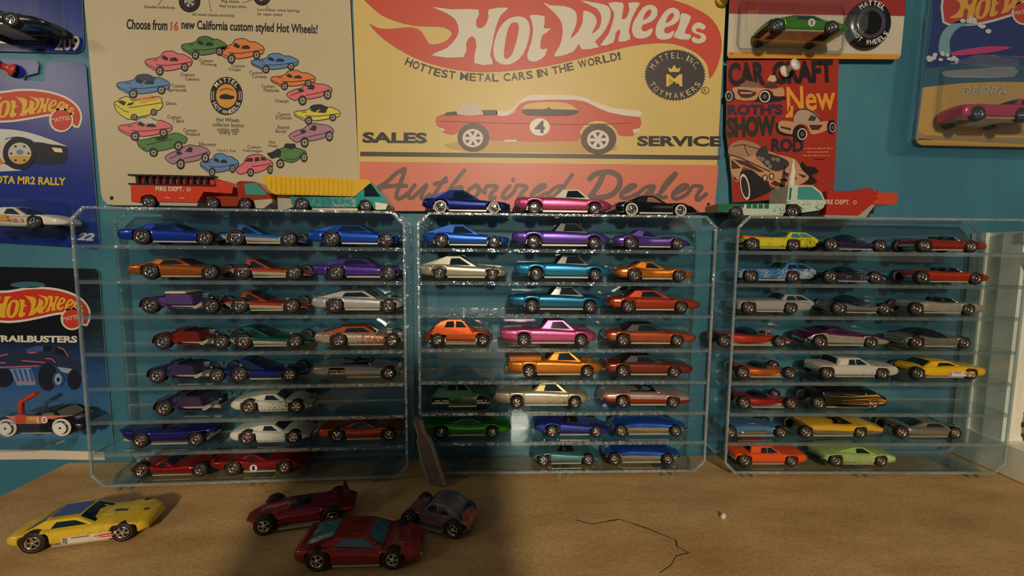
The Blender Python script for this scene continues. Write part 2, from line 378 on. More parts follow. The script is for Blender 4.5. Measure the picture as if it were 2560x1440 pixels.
def wheel(parent, x, y, r, side, style='red', wd=1.0):
    o = inst(tyre_p, parent, (x, y, r), (r, r*wd*(1 if side > 0 else -1), r), (0, random.uniform(0, 6), 0)); o.name = 'wheel'
    h = inst(hub_p, o); h.name = 'hub'
    if style == 'red': l = inst(line_p, o); l.name = 'red_stripe'
    if style == 'white': l = inst(wline_p, o); l.name = 'white_wall'
    return o
LOW = [(0, .092), (.02, .074), (.08, .057), (.5, .041), (.92, .049), (.98, .058), (1, .070)]
PLAN = [(0, .78), (.035, .93), (.14, 1), (.85, 1), (.95, .92), (1, .70)]
def body_mesh(T, L, w, wheels, bm, lower=None, arch=1.16):
    low, belt, plan = T.get('low', LOW), T['belt'], T.get('plan', PLAN)
    crown = T.get('crown', .012)
    xs = set(i/34 for i in range(35))
    for (xc, r) in wheels:
        Ra = r*arch/L
        for k in range(11): xs.add(max(0, min(1, xc/L+Ra*math.cos(math.pi*k/10)))) 
        xs.add(max(0, xc/L-Ra-.001)); xs.add(min(1, xc/L+Ra+.001))
    xs = sorted(xs); b = MB(); rings = []
    for fx in xs:
        zl, zb = lerp(low, fx)*L, lerp(belt, fx)*L
        for (xc, r) in wheels:
            Ra = r*arch; d = abs(fx*L-xc)
            if d < Ra: zl = max(zl, r+math.sqrt(Ra*Ra-d*d))
        zl = min(zl, zb-.0016); h = zb-zl; ww = w*lerp(plan, fx); cr = crown*L
        half = [(ww*.93, zl), (ww*.985, zl+.2*h), (ww, zl+.5*h), (ww*.985, zl+.76*h), (ww*.93, zl+.93*h), (ww*.82, zb), (ww*.42, zb+cr*.8), (0, zb+cr)]
        rings.append([(fx*L-L/2, y, z) for (y, z) in half]+[(fx*L-L/2, -y, z) for (y, z) in half[-2::-1]])
    n = 15; vs = [p for r in rings for p in r]
    for i in range(len(rings)-1):
        for j in range(n):
            k = (j+1) % n; jj = min(j, n-2-j) if j < n-1 else -1
            m = bm if (lower is None or not (0 <= jj < T.get('split', 2))) else lower
            b.add([rings[i][j], rings[i][k], rings[i+1][k], rings[i+1][j]], [(0, 3, 2, 1)], m, j != n-1)
    b.add(rings[0], [tuple(range(n))], bm); b.add(rings[-1], [tuple(range(n-1, -1, -1))], bm)
    return b
def weld(o):
    import bmesh
    m = bmesh.new(); m.from_mesh(o.data); bmesh.ops.remove_doubles(m, verts=m.verts, dist=1e-6); m.to_mesh(o.data); m.free()
def cabin(T, L, w, root, roofm, glass):
    P = [(x*L-L/2, z*L) for x, z in T['cab']]
    zb = min(P[0][1], P[-1][1]); zt = max(p[1] for p in P)
    wb, wt = w*T.get('wb', .84), w*T.get('wt', .66)
    def Y(z): return wb+(wt-wb)*(z-zb)/(zt-zb)
    b = MB(); n = len(P); vs = []
    for (x, z) in P:
        y = Y(z); cr = .008*L if z > zb+.001 else 0
        vs += [(x, y, z), (x, y*.55, z+cr), (x, 0, z+cr*1.25), (x, -y*.55, z+cr), (x, -y, z)]
    fs = []
    for i in range(n-1):
        for j in range(4): fs.append((i*5+j, i*5+j+1, (i+1)*5+j+1, (i+1)*5+j))
    b.add(vs, fs, roofm, True)
    for s in (0, 4):
        ring = [i*5+s for i in range(n)]; v2 = [vs[i] for i in ring]+[(P[-1][0], vs[ring[-1]][1], zb-.003), (P[0][0], vs[ring[0]][1], zb-.003)]
        b.add(v2, [tuple(range(len(v2)))], roofm)
    b.build('roof', roofm, root)
    for poly in T.get('win', []):
        for s in (1, -1):
            g = MB(); v = [(x*L-L/2, s*(Y(z*L)+.00025), z*L) for x, z in poly]; v += [(x*L-L/2, s*(Y(z*L)-.0006), z*L) for x, z in poly]
            m = len(poly); g.add(v, [tuple(range(m))]+[(i, (i+1) % m, m+(i+1) % m, m+i) for i in range(m)])
            g.build('side_window', glass, root)
    def pane(i, nm):
        (xa, za), (xb, zc) = P[i], P[i+1]; g = MB(); q = []
        dx, dz = xb-xa, zc-za; l = math.hypot(dx, dz); nx, nz = -dz/l*.0004, dx/l*.0004
        for t in (.10, .90):
            x, z = xa+dx*t, za+dz*t; y = Y(z)*.86; cr = .008*L*((t if za < zc else 1-t))
            q.append([(x+nx, y, z+nz), (x+nx, y*.55, z+nz+cr), (x+nx, 0, z+nz+cr*1.25), (x+nx, -y*.55, z+nz+cr), (x+nx, -y, z+nz)])
        g.add(q[0]+q[1], [(j, j+1, 5+j+1, 5+j) for j in range(4)], glass, True); g.build(nm, glass, root)
    if T.get('fg', True): pane(n-2, 'windshield')
    if T.get('rg', True): pane(0, 'rear_window')
def engine(root, x, z, s, y=0):
    b = MB(); b.bbox(x-.8*s, x+.8*s, y-.55*s, y+.55*s, z-.3*s, z+.35*s, .1*s)
    for i in range(3):
        for sg in (-1, 1): b.lathe([(.16*s, 0), (.16*s, .5*s), (.22*s, .62*s), (.12*s, .62*s)], None, 'z', 8, (x-.5*s+i*.5*s, y+sg*.25*s, z+.3*s))
    for sg in (-1, 1):
        b.tube([(x-.7*s, y+sg*.6*s, z+.1*s), (x+.7*s, y+sg*.6*s, z+.1*s)], .12*s, None, 6)
    return b.build('engine', CHROME, root)
def decal(root, poly, y, m, name='decal', side=-1):       # flat print on the car's near side (x, z in metres)
    b = MB(); b.add([(x, side*y, z) for x, z in poly], [tuple(range(len(poly)))]); return b.build(name, m, root)
def text_on(root, s, x0, z0, wd, ht, y, m, side=-1, name='lettering', bold=.02, shear=0):
    v, f = glyphs(s, bold, shear); b = MB(); b.add([(x0+px*wd, side*y, z0+pz*ht) for px, pz in v], f); return b.build(name, m, root)
def disc(cx, cz, r, n=20, sx=1.0): return [(cx+r*sx*math.cos(2*math.pi*k/n), cz+r*math.sin(2*math.pi*k/n)) for k in range(n)]
T = {}
T['cougar'] = dict(belt=[(0, .12), (.012, .162), (.2, .172), (.6, .162), (.90, .140), (.975, .125), (1, .095)], cab=[(.20, .168), (.335, .222), (.55, .226), (.72, .160)],
    win=[[(.375, .172), (.405, .212), (.545, .215), (.635, .170)]])
T['python'] = dict(belt=[(0, .135), (.04, .145), (.2, .145), (.5, .140), (.72, .128), (.9, .10), (1, .062)], low=[(0, .125), (.08, .075), (.15, .06), (.85, .045), (.95, .05), (1, .055)],
    plan=[(0, .75), (.06, .95), (.2, 1), (.8, .98), (.92, .8), (1, .35)], cab=[(.20, .142), (.215, .252), (.29, .248), (.54, .138)], win=[[(.27, .15), (.275, .218), (.305, .224), (.46, .152)]], rg=False, wt=.6)
T['fastback'] = dict(belt=[(0, .125), (.015, .162), (.3, .166), (.6, .156), (.93, .130), (.98, .115), (1, .09)], cab=[(.07, .160), (.33, .224), (.57, .226), (.71, .155)],
    win=[[(.34, .170), (.37, .208), (.55, .213), (.645, .166)]])
T['mustang'] = dict(belt=[(0, .13), (.015, .165), (.25, .170), (.6, .152), (.93, .130), (1, .095)], cab=[(.04, .165), (.31, .254), (.46, .256), (.65, .150)],
    win=[[(.345, .168), (.36, .232), (.455, .236), (.585, .160)]])
T['pickup'] = dict(belt=[(0, .13), (.012, .165), (.45, .168), (.9, .150), (.98, .125), (1, .10)], cab=[(.40, .164), (.50, .246), (.655, .248), (.77, .158)],
    win=[[(.525, .172), (.545, .232), (.645, .236), (.725, .168)]])
T['corvette'] = dict(belt=[(0, .125), (.04, .155), (.22, .172), (.40, .148), (.62, .146), (.78, .152), (.92, .12), (1, .075)], cab=[(.14, .160), (.32, .229), (.45, .231), (.61, .145)],
    win=[[(.365, .160), (.385, .214), (.445, .216), (.55, .152)]], plan=[(0, .8), (.05, .93), (.2, 1.03), (.45, .9), (.78, 1.02), (.92, .85), (1, .45)])
T['tbird'] = dict(belt=[(0, .115), (.02, .150), (.15, .158), (.55, .154), (.92, .126), (.98, .112), (1, .09)], cab=[(.17, .155), (.29, .222), (.50, .226), (.66, .150)],
    win=[[(.345, .162), (.365, .210), (.485, .213), (.585, .158)]])
T['ford_j'] = dict(belt=[(0, .115), (.03, .155), (.2, .175), (.40, .158), (.62, .148), (.78, .165), (.92, .135), (1, .085)], cab=[(.12, .17), (.40, .222), (.55, .224), (.70, .150)],
    win=[[(.43, .165), (.44, .212), (.53, .212), (.62, .158)]], rg=False)
T['deora'] = dict(belt=[(0, .125), (.01, .165), (.55, .170), (.8, .160), (.97, .148), (1, .115)], low=[(0, .06), (.1, .05), (.9, .05), (1, .07)], cab=[(.57, .166), (.645, .236), (.85, .232), (1.0, .15)],
    win=[[(.645, .172), (.665, .22), (.745, .222), (.775, .172)], [(.785, .172), (.765, .222), (.84, .220), (.935, .172)]])
T['silhouette'] = dict(belt=[(0, .10), (.06, .15), (.2, .165), (.38, .125), (.55, .115), (.8, .13), (.93, .10), (1, .06)], low=[(0, .09), (.1, .07), (.9, .055), (1, .05)])
T['firebird'] = dict(belt=[(0, .13), (.02, .165), (.2, .175), (.38, .160), (.62, .160), (.85, .150), (.96, .125), (1, .095)])
T['roadster'] = dict(belt=[(0, .13), (.04, .17), (.25, .165), (.5, .15), (.75, .13), (.9, .115), (1, .08)], low=[(0, .12), (.1, .07), (.3, .06), (.55, .06), (.8, .10), (1, .07)], plan=[(0, .7), (.1, .8), (.3, .9), (.6, .75), (.85, .55), (1, .5)])
T['wedge'] = dict(belt=[(0, .12), (.05, .16), (.22, .185), (.36, .17), (.62, .15), (.85, .125), (1, .085)], low=[(0, .11), (.1, .06), (.9, .045), (1, .06)], cab=[(.12, .175), (.30, .208), (.42, .208), (.60, .15)], win=[[(.30, .175), (.32, .2), (.41, .2), (.50, .165)]], split=3)
T['sedan'] = dict(belt=[(0, .12), (.01, .162), (.35, .165), (.93, .150), (1, .115)], low=[(0, .07), (.1, .055), (.9, .05), (1, .07)], cab=[(.20, .16), (.235, .235), (.50, .236), (.62, .158)],
    win=[[(.345, .166), (.36, .222), (.425, .223), (.43, .166)], [(.44, .166), (.44, .223), (.495, .223), (.575, .166)]])
T['funny'] = dict(belt=[(0, .12), (.01, .15), (.2, .168), (.42, .16), (.65, .168), (.85, .160), (.97, .14), (1, .10)], cab=[(.10, .15), (.26, .222), (.48, .226), (.62, .165)],
    win=[[(.31, .168), (.34, .208), (.47, .208), (.565, .172)]], low=[(0, .10), (.06, .075), (.2, .05), (.8, .05), (.95, .06), (1, .07)])
T['van'] = dict(belt=[(0, .13), (.01, .245), (.6, .25), (.78, .245), (.88, .185), (.97, .165), (1, .12)], low=[(0, .06), (.1, .05), (.9, .05), (1, .06)], split=0)
T['low'] = dict(belt=[(0, .14), (.03, .155), (.25, .165), (.5, .15), (.78, .165), (.95, .12), (1, .09)], cab=[(.28, .155), (.42, .205), (.55, .205), (.70, .15)], win=[[(.38, .162), (.44, .196), (.54, .196), (.62, .16)]])
T['boat'] = dict(belt=[(0, .150), (.04, .165), (.5, .160), (.95, .155), (1, .150)], low=[(0, .142), (.06, .115), (.16, .07), (.8, .055), (.92, .10), (1, .142)], plan=[(0, .45), (.1, .85), (.3, 1), (.8, .95), (.95, .6), (1, .3)])
T['racer'] = dict(belt=[(0, .13), (.1, .15), (.3, .16), (.5, .14), (.7, .15), (.85, .165), (1, .08)], low=[(0, .12), (.1, .07), (.9, .045), (1, .055)], cab=[(.30, .145), (.38, .19), (.48, .19), (.62, .145)], win=[[(.40, .15), (.41, .18), (.47, .18), (.55, .15)]])
T['turbo'] = dict(belt=[(0, .125), (.08, .145), (.35, .165), (.6, .16), (.85, .135), (1, .10)], low=[(0, .115), (.1, .07), (.5, .05), (.85, .06), (1, .09)], split=2, plan=[(0, .7), (.1, .9), (.3, .8), (.6, .8), (.85, .9), (1, .4)])
T['beetle'] = dict(belt=[(0, .10), (.04, .18), (.16, .235), (.36, .245), (.62, .235), (.80, .20), (.93, .165), (1, .10)], low=[(0, .09), (.1, .07), (.9, .06), (1, .08)],
    cab=[(.10, .205), (.155, .275), (.24, .335), (.36, .366), (.48, .364), (.58, .335), (.72, .225)], win=[[(.29, .26), (.325, .335), (.43, .345), (.43, .26)], [(.46, .26), (.46, .345), (.545, .335), (.615, .26)]], plan=[(0, .55), (.08, .75), (.3, .8), (.7, .8), (.92, .7), (1, .5)], crown=.03)
for _t in T.values():                                     # toy proportions are a little taller than traced
    if 'low' not in _t: _t['belt'] = _t['belt'][:-1]+[(1, _t['belt'][-1][1]+.014)]
    for _k in ('belt', 'cab'):
        if _k in _t: _t[_k] = [(x, z*1.07) for x, z in _t[_k]]
    if 'win' in _t: _t['win'] = [[(x, z*1.07) for x, z in q] for q in _t['win']]
def assemble(name, spec, L, wx, wr, w, root):
    """spec: dict(t, m, roof, glass, lower, ext, wheels) - builds the parts of one toy car under root (nose +x, wheels on z=0)"""
    t = T[spec['t']]; bm = spec['m']; ext = spec.get('ext', [])
    wheels = [(wx[0], wr[0]), (wx[1], wr[1])]
    o = body_mesh(t, L, w, wheels, bm, spec.get('lower'), spec.get('arch', 1.16)).build('body', bm, root); weld(o)
    b = MB(); b.box(wx[0]-L/2+wr[0]*1.25, wx[1]-L/2-wr[1]*1.2, -w*.955, w*.955, L*.030, L*.046); b.box(-L*.44, L*.44, -w*.62, w*.62, L*.05, L*.075); b.box(-L*.40, L*.40, -w*.5, w*.5, L*.05, L*.10)
    b.build('chassis', spec.get('base', BARE), root)
    if 'cab' in t and not spec.get('open'): cabin(t, L, w, root, spec.get('roof', bm), spec.get('glass', WINDOW))
    ws = spec.get('wheels', 'rrrr')                       # near rear, near front, far rear, far front; '-' is a lost wheel
    st = spec.get('style', 'red')
    for k, (i, s) in enumerate(((0, -1), (1, -1), (0, 1), (1, 1))):
        if ws[k] == '-': continue
        wheel(root, wx[i]-L/2, s*(w*.98-wr[i]*.34), wr[i], s, st)
    if '-' in ws:
        for i in (0, 1): b = MB(); b.tube([(wx[i]-L/2, -w*.95, wr[i]), (wx[i]-L/2, w*.95, wr[i])], .0009, CHROME, 6); b.build('axle', CHROME, root)
    for e in ext:
        k = e[0]
        if k == 'engine': engine(root, e[1]*L-L/2, e[2]*L, e[3]*L)
        elif k == 'bumpers':
            for (x, z) in ((.0, lerp(t['belt'], 0)*.72), (1, lerp(t['belt'], 1)*.72)):
                b = MB(); xx = x*L-L/2; b.bbox(xx-.0009, xx+.0009, -w*.68, w*.68, z*L-.0011, z*L+.0011, .0004); b.build('bumper', CHROME, root)
        elif k == 'scoop':
            b = MB(); b.bbox(e[1]*L-L/2-.05*L, e[1]*L-L/2+.05*L, -w*.3, w*.3, e[2]*L-.01*L, e[2]*L+.018*L, .006*L); b.build('hood_scoop', e[3] if len(e) > 3 else bm, root)
        elif k == 'cockpit':                              # open cockpit: dark tub, two seats, wheel
            x0, x1, z = e[1]*L-L/2, e[2]*L-L/2, e[3]*L
            b = MB(); b.box(x0, x1, -w*.66, w*.66, z-.001, z+.0014); o = b.build('interior', DARK, root)
            for s in (-1, 1):
                b = MB(); xm = x0+(x1-x0)*.45; b.bbox(xm-.0016, xm+.0016, s*w*.33-.0032, s*w*.33+.0032, z, z+.0042, .0008); b.build('seat', mat((40, 38, 40), .5, name='dark_seat'), o)
        elif k == 'windshield':
            x, z, h = e[1]*L-L/2, e[2]*L, e[3]*L; b = MB()
            for (dx, y0, y1) in ((0, w*.72, w*.60),):
                v = [(x+.012*L, -y0, z), (x+.012*L, y0, z), (x-.055*L, y1, z+h), (x-.055*L, -y1, z+h)]
                b.add(v+[(p[0]-.0006, p[1], p[2]) for p in v], [(0, 1, 2, 3), (7, 6, 5, 4), (0, 3, 7, 4), (1, 5, 6, 2), (3, 2, 6, 7)])
            b.build('windshield', BUBBLE, root)
            b = MB(); b.tube([v[0], v[3], v[2], v[1]], .0005, CHROME, 6); b.build('windshield_frame', CHROME, root)
        elif k == 'bubble':
            x, z, rx, rz = e[1]*L-L/2, e[2]*L, e[3]*L, e[4]*L; b = MB(); n = 16; rs = []
            for i in range(7):
                a = math.pi/2*i/6; rs.append([(x+rx*math.cos(a)*math.cos(2*math.pi*q/n), w*.72*math.cos(a)*math.sin(2*math.pi*q/n), z+rz*math.sin(a)) for q in range(n)])
            rs[-1] = [(x+.0002*math.cos(2*math.pi*q/n), .0002*math.sin(2*math.pi*q/n), z+rz) for q in range(n)]
            b.rings(rs, None, True, False); b.build('bubble_canopy', e[5] if len(e) > 5 else BUBBLE, root)
            b = MB(); b.bbox(x-rx*.5, x+rx*.2, -w*.4, w*.4, z-.001, z+rz*.45, .0008); b.build('seat', DARK, root)
        elif k == 'boards':
            for s in (-1, 1):
                b = MB(); x0 = .0*L-L/2; pts = [(x0-.005*L, .187), (x0+.02*L, .207), (x0+.1*L, .20), (x0+.55*L, .178), (x0+.5*L, .168), (x0+.05*L, .172)]
                b.prism([(p[0], p[1]*L) for p in pts], s*w*.42-w*.22, s*w*.42+w*.22, 'y'); b.build('surfboard', enamel((226, 92, 30)), root)
        elif k == 'wing':                                 # rear hoop / spoiler
            x, z, h = e[1]*L-L/2, e[2]*L, e[3]*L; b = MB()
            b.bbox(x-.03*L, x+.02*L, -w*.9, w*.9, z+h, z+h+.008*L, .002*L)
            for s in (-1, 1): b.prism([(x-.015*L, z), (x+.02*L, z), (x+.01*L, z+h), (x-.02*L, z+h)], s*w*.8-.0008, s*w*.8+.0008)
            b.build('spoiler', e[4] if len(e) > 4 else bm, root)
        elif k == 'fin':
            x, z, h = e[1]*L-L/2, e[2]*L, e[3]*L; b = MB()
            b.prism([(x-.05*L, z), (x+.05*L, z), (x+.03*L, z+h*.9), (x+.015*L, z+h)], -w*.45, w*.45); b.build('tail_fin', bm, root)
        elif k == 'bed':
            x0, x1, z0, z1 = (e[1]*L-L/2, e[2]*L-L/2, e[3]*L, e[4]*L); b = MB(); b.bbox(x0, x1, -w*.8, w*.8, z0, z1, .01*L)
            for i in range(6): b.box(x0+(x1-x0)*(i+.5)/6.2, x0+(x1-x0)*(i+.8)/6.2, -w*.82, w*.82, z0+.004*L, z1-.008*L)
            b.build('bed_cover', e[5] if len(e) > 5 else bm, root)
        elif k == 'stripe':                               # painted band along the side
            x0, x1, z0, z1 = (e[1]*L-L/2, e[2]*L-L/2, e[3]*L, e[4]*L)
            for s in (-1, 1): decal(root, [(x0, z0), (x1, z0), (x1, z1), (x0, z1)], w*1.012, e[5], 'side_stripe', s)
        elif k == 'roundel':
            x, z, r = e[1]*L-L/2, e[2]*L, e[3]*L
            decal(root, disc(x, z, r), w*1.015, ink((215, 208, 196)), 'number_roundel'); text_on(root, e[4], x-r*.3, z-r*.6, r*.6, r*1.2, w*1.022, ink((20, 18, 18)), bold=.03)
        elif k == 'sticker':                              # white panel with red flame logo and blue figures
            x0, x1, z0, z1 = (e[1]*L-L/2, e[2]*L-L/2, e[3]*L, e[4]*L); y = w*1.012; H = z1-z0; W = x1-x0
            decal(root, [(x0, z0), (x1-.1*W, z0), (x1, z1), (x0, z1)], y, ink((222, 206, 178)), 'sticker')
            text_on(root, 'S', x0+.02*W, z0+.5*H, .10*W, .42*H, y+.0001, ink((40, 55, 110))); text_on(root, 'S', x0+.02*W, z0+.05*H, .10*W, .42*H, y+.0001, ink((40, 55, 110)))
            decal(root, [(x0+.18*W, z0+.72*H), (x0+.5*W, z0+.72*H), (x0+.5*W, z0+.86*H), (x0+.18*W, z0+.86*H)], y+.0001, ink((70, 84, 130)), 'sponsor_bar')
            decal(root, [(x0+.56*W, z0+.62*H), (x0+.7*W, z0+.8*H), (x0+.9*W, z0+.82*H), (x0+.96*W, z0+.5*H), (x0+.88*W, z0+.25*H), (x0+.68*W, z0+.3*H)], y+.0001, ink((205, 60, 38)), 'flame_logo')
            text_on(root, 'Hot Wheels', x0+.62*W, z0+.42*H, .3*W, .24*H, y+.0002, ink((235, 220, 200)))
        elif k == 'flames':
            rnd = random.Random(3)
            for i in range(9):
                z = (.075+.018*i)*L; x1 = (.96-.03*abs(i-3))*L-L/2; x0 = x1-(.40+.40*rnd.random())*L; b = MB(); N = 14
                up = []; dn = []
                for q in range(N+1):
                    f = q/N; x = x1+(x0-x1)*f; zz = z+.008*L*math.sin(f*7+i)*(1-f*.3); th = (.0055*(1-f)+.001)*L
                    if zz > .235*L: zz = .235*L
                    up.append((x, zz+th)); dn.append((x, zz-th))
                poly = up+dn[::-1]
                cols = ink((206, 160, 60)) if i % 3 else ink((110, 40, 28))
                for s in (-1, 1):
                    b = MB(); v = [(p[0], s*w*(1.012+.001*i), p[1]) for p in up]+[(p[0], s*w*(1.012+.001*i), p[1]) for p in dn]
                    b.add(v, [(q, q+1, N+2+q, N+1+q) for q in range(N)], cols); b.build('flame_print', cols, root)
        elif k == 'vanglass':
            for s in (-1, 1): decal(root, [(.70*L-L/2, .185*L), (.70*L-L/2, .232*L), (.775*L-L/2, .232*L), (.855*L-L/2, .185*L)], w*1.012, WINDOW, 'side_window', s)
            b = MB(); z = .19*L; b.add([(.885*L-L/2, -w*.8, z), (.885*L-L/2, w*.8, z), (.79*L-L/2, w*.72, .245*L), (.79*L-L/2, -w*.72, .245*L)], [(0, 1, 2, 3)]); b.build('windshield', WINDOW, root)
            for s in (-1, 1): b = MB(); b.tube([(-.28*L, s*w*1.0, .04*L), (.22*L, s*w*1.0, .04*L)], .0009, CHROME, 6); b.build('side_pipe', CHROME, root)
        elif k == 'whitehub':
            for i in (0, 1): decal(root, disc(wx[i]-L/2, wr[i], wr[i]*.62), w*1.12, mat((232, 226, 214), .4, name='white_plastic'), 'white_hub'); decal(root, disc(wx[i]-L/2, wr[i], wr[i]*.12, 10), w*1.125, DARK, 'hub_cap')
        elif k == 'landau':                               # pale rear roof quarter
            for s in (-1, 1): decal(root, [(.212*L-L/2, .168*L), (.243*L-L/2, .228*L), (.335*L-L/2, .229*L), (.325*L-L/2, .168*L)], w*.79, ink((215, 205, 185)), 'roof_quarter', s)
        elif k == 'pontoons':                             # two big chrome engines between the fenders
            engine(root, -.02*L, .115*L, .075*L, -w*.35); engine(root, -.02*L, .115*L, .075*L, w*.35)
            b = MB(); b.bbox(-.22*L, .16*L, -w*.85, w*.85, .06*L, .10*L, .01*L); b.build('engine_tray', CHROME, root)
        elif k == 'stacks':
            b = MB()
            for i in range(5): b.lathe([(.0008, 0), (.0008, .0022), (.0013, .0028)], CHROME, 'z', 6, ((e[1]+.025*i)*L-L/2, -w*.15, e[2]*L)); b.lathe([(.0008, 0), (.0008, .0022), (.0013, .0028)], CHROME, 'z', 6, ((e[1]+.025*i)*L-L/2, w*.15, e[2]*L))
            b.build('intake_stacks', CHROME, root)
def hotrod(spec, L, wx, wr, w, root):
    bm = spec['m']; H = L*1.07
    def X(f): return f*L-L/2
    b = MB()                                               # tub with cowl
    prof = [(X(.16), .12*H), (X(.14), .20*H), (X(.34), .215*H), (X(.36), .265*H if spec.get('tall') else .255*H), (X(.40), .262*H), (X(.64), .255*H), (X(.70), .235*H), (X(.72), .12*H)]
    b.prism(prof, -w*.72, w*.72); b.prism([(p[0]*.98, p[1]*.985) for p in prof], -w*.78, w*.78); b.build('body', bm, root)
    if spec.get('top'):
        b = MB(); b.bbox(X(.33), X(.62), -w*.74, w*.74, .262*H, .292*H, .008*H); b.build('roof', spec['top'], root)
    else:
        b = MB(); b.box(X(.42), X(.63), -w*.6, w*.6, .25*H, .262*H); o = b.build('interior', DARK, root)
        b = MB(); b.bbox(X(.41), X(.45), -w*.6, w*.6, .24*H, .285*H, .006*H); b.build('seat', bm, root)
    for s in (-1, 1):                                      # rear fenders and running boards
        b = MB(); q = []; R1 = wr[0]*1.22
        for k in range(9):
            a = math.pi*(1.02-.95*k/8); q.append((wx[0]-L/2+R1*math.cos(a), wr[0]+R1*math.sin(a)))
        q.append((X(.42), .085*H)); q.append((X(.72), .075*H))
        v = []
        for (x, z) in q: v += [(x, s*w*.70, z), (x, s*w*1.02, z), (x, s*w*1.02, z-.014*H), (x, s*w*.70, z-.014*H)]
        fs = []
        for i in range(len(q)-1):
            for j in range(4): fs.append((i*4+j, i*4+(j+1) % 4, (i+1)*4+(j+1) % 4, (i+1)*4+j))
        fs += [(0, 1, 2, 3), tuple(4*(len(q)-1)+j for j in (3, 2, 1, 0))]
        b.add(v, fs, bm); b.build('fender', bm, root)
        b = MB(); b.prism([(X(.70), .07*H), (X(.84), .15*H), (X(.84), .10*H), (X(.76), .055*H)], s*w*.72-.0012, s*w*.72+.0012, 'y', BARE); b.build('front_fender_brace', BARE, root)
    b = MB(); b.prism([(X(.00), .20*H), (X(.16), .215*H), (X(.16), .175*H), (X(.05), .175*H)], -w*.5, w*.5); b.build('tail_deck', bm, root)
    b = MB(); b.box(X(.12), X(.94), -w*.4, w*.4, .055*H, .10*H); b.build('chassis', spec.get('base', BARE), root)
    if spec.get('eng', True): engine(root, X(.79), .20*H, .055*H)
    b = MB(); b.bbox(X(.90), X(.93), -w*.4, w*.4, .08*H, .215*H, .006*H); b.build('radiator', CHROME if spec.get('eng', True) else DARK, root)
    for s in (-1, 1):
        b = MB(); b.lathe([(.0002, 0), (.02*H, .003), (.024*H, .012*H), (.0002, .013*H)], None, 'x', 10, (X(.925), s*w*.52, .20*H)); b.build('headlight', CHROME, root)
    ws = spec.get('wheels', 'rrrr')
    for k, (i, s) in enumerate(((0, -1), (1, -1), (0, 1), (1, 1))):
        if ws[k] == '-': continue
        wheel(root, wx[i]-L/2, s*(w*.98-wr[i]*.34), wr[i], s)
    for i in (0, 1): b = MB(); b.tube([(wx[i]-L/2, -w*.9, wr[i]), (wx[i]-L/2, w*.9, wr[i])], .0009, None, 6); b.build('axle', CHROME, root)
WH = {'L': (.0064, .0059), 'M': (.0056, .0052), 'R': (.0057, .0053)}
GRP = 'die-cast toy cars in the clear cases'
def shelf_car(case, row, x0, x1, xr, xf, spec, label, name='toy_car', top=False):
    idx = 8-row
    z = ZB+CH if top else (ZB+SHZ[idx]+(.0008 if idx else CT))
    w = {'L': .0140, 'M': .0132, 'R': .0134}[case]; ly = .0075
    a, b_ = lx_from_px(case, x0, ly+w*(1.5 if x0 > 1190 else .3), z+.008), lx_from_px(case, x1, ly+w*(1.4 if x1 < 1190 else .4), z+.008)
    ra, rb = lx_from_px(case, xr, ly, z+.006), lx_from_px(case, xf, ly, z+.006)
    L = b_-a; c = cworld(case, (a+b_)/2, ly+w, z)
    root = empty(name, c, CASES[case][2]+random.uniform(-.012, .012)); tag(root, label, 'toy car', GRP if not top else 'toys standing on top of the cases')
    wr = spec.get('wr', WH[case])
    (hotrod if spec['t'] == 'hotrod' else lambda *q: assemble(name, *q))(spec, L, (ra-a, rb-a), wr, w, root)
    return root
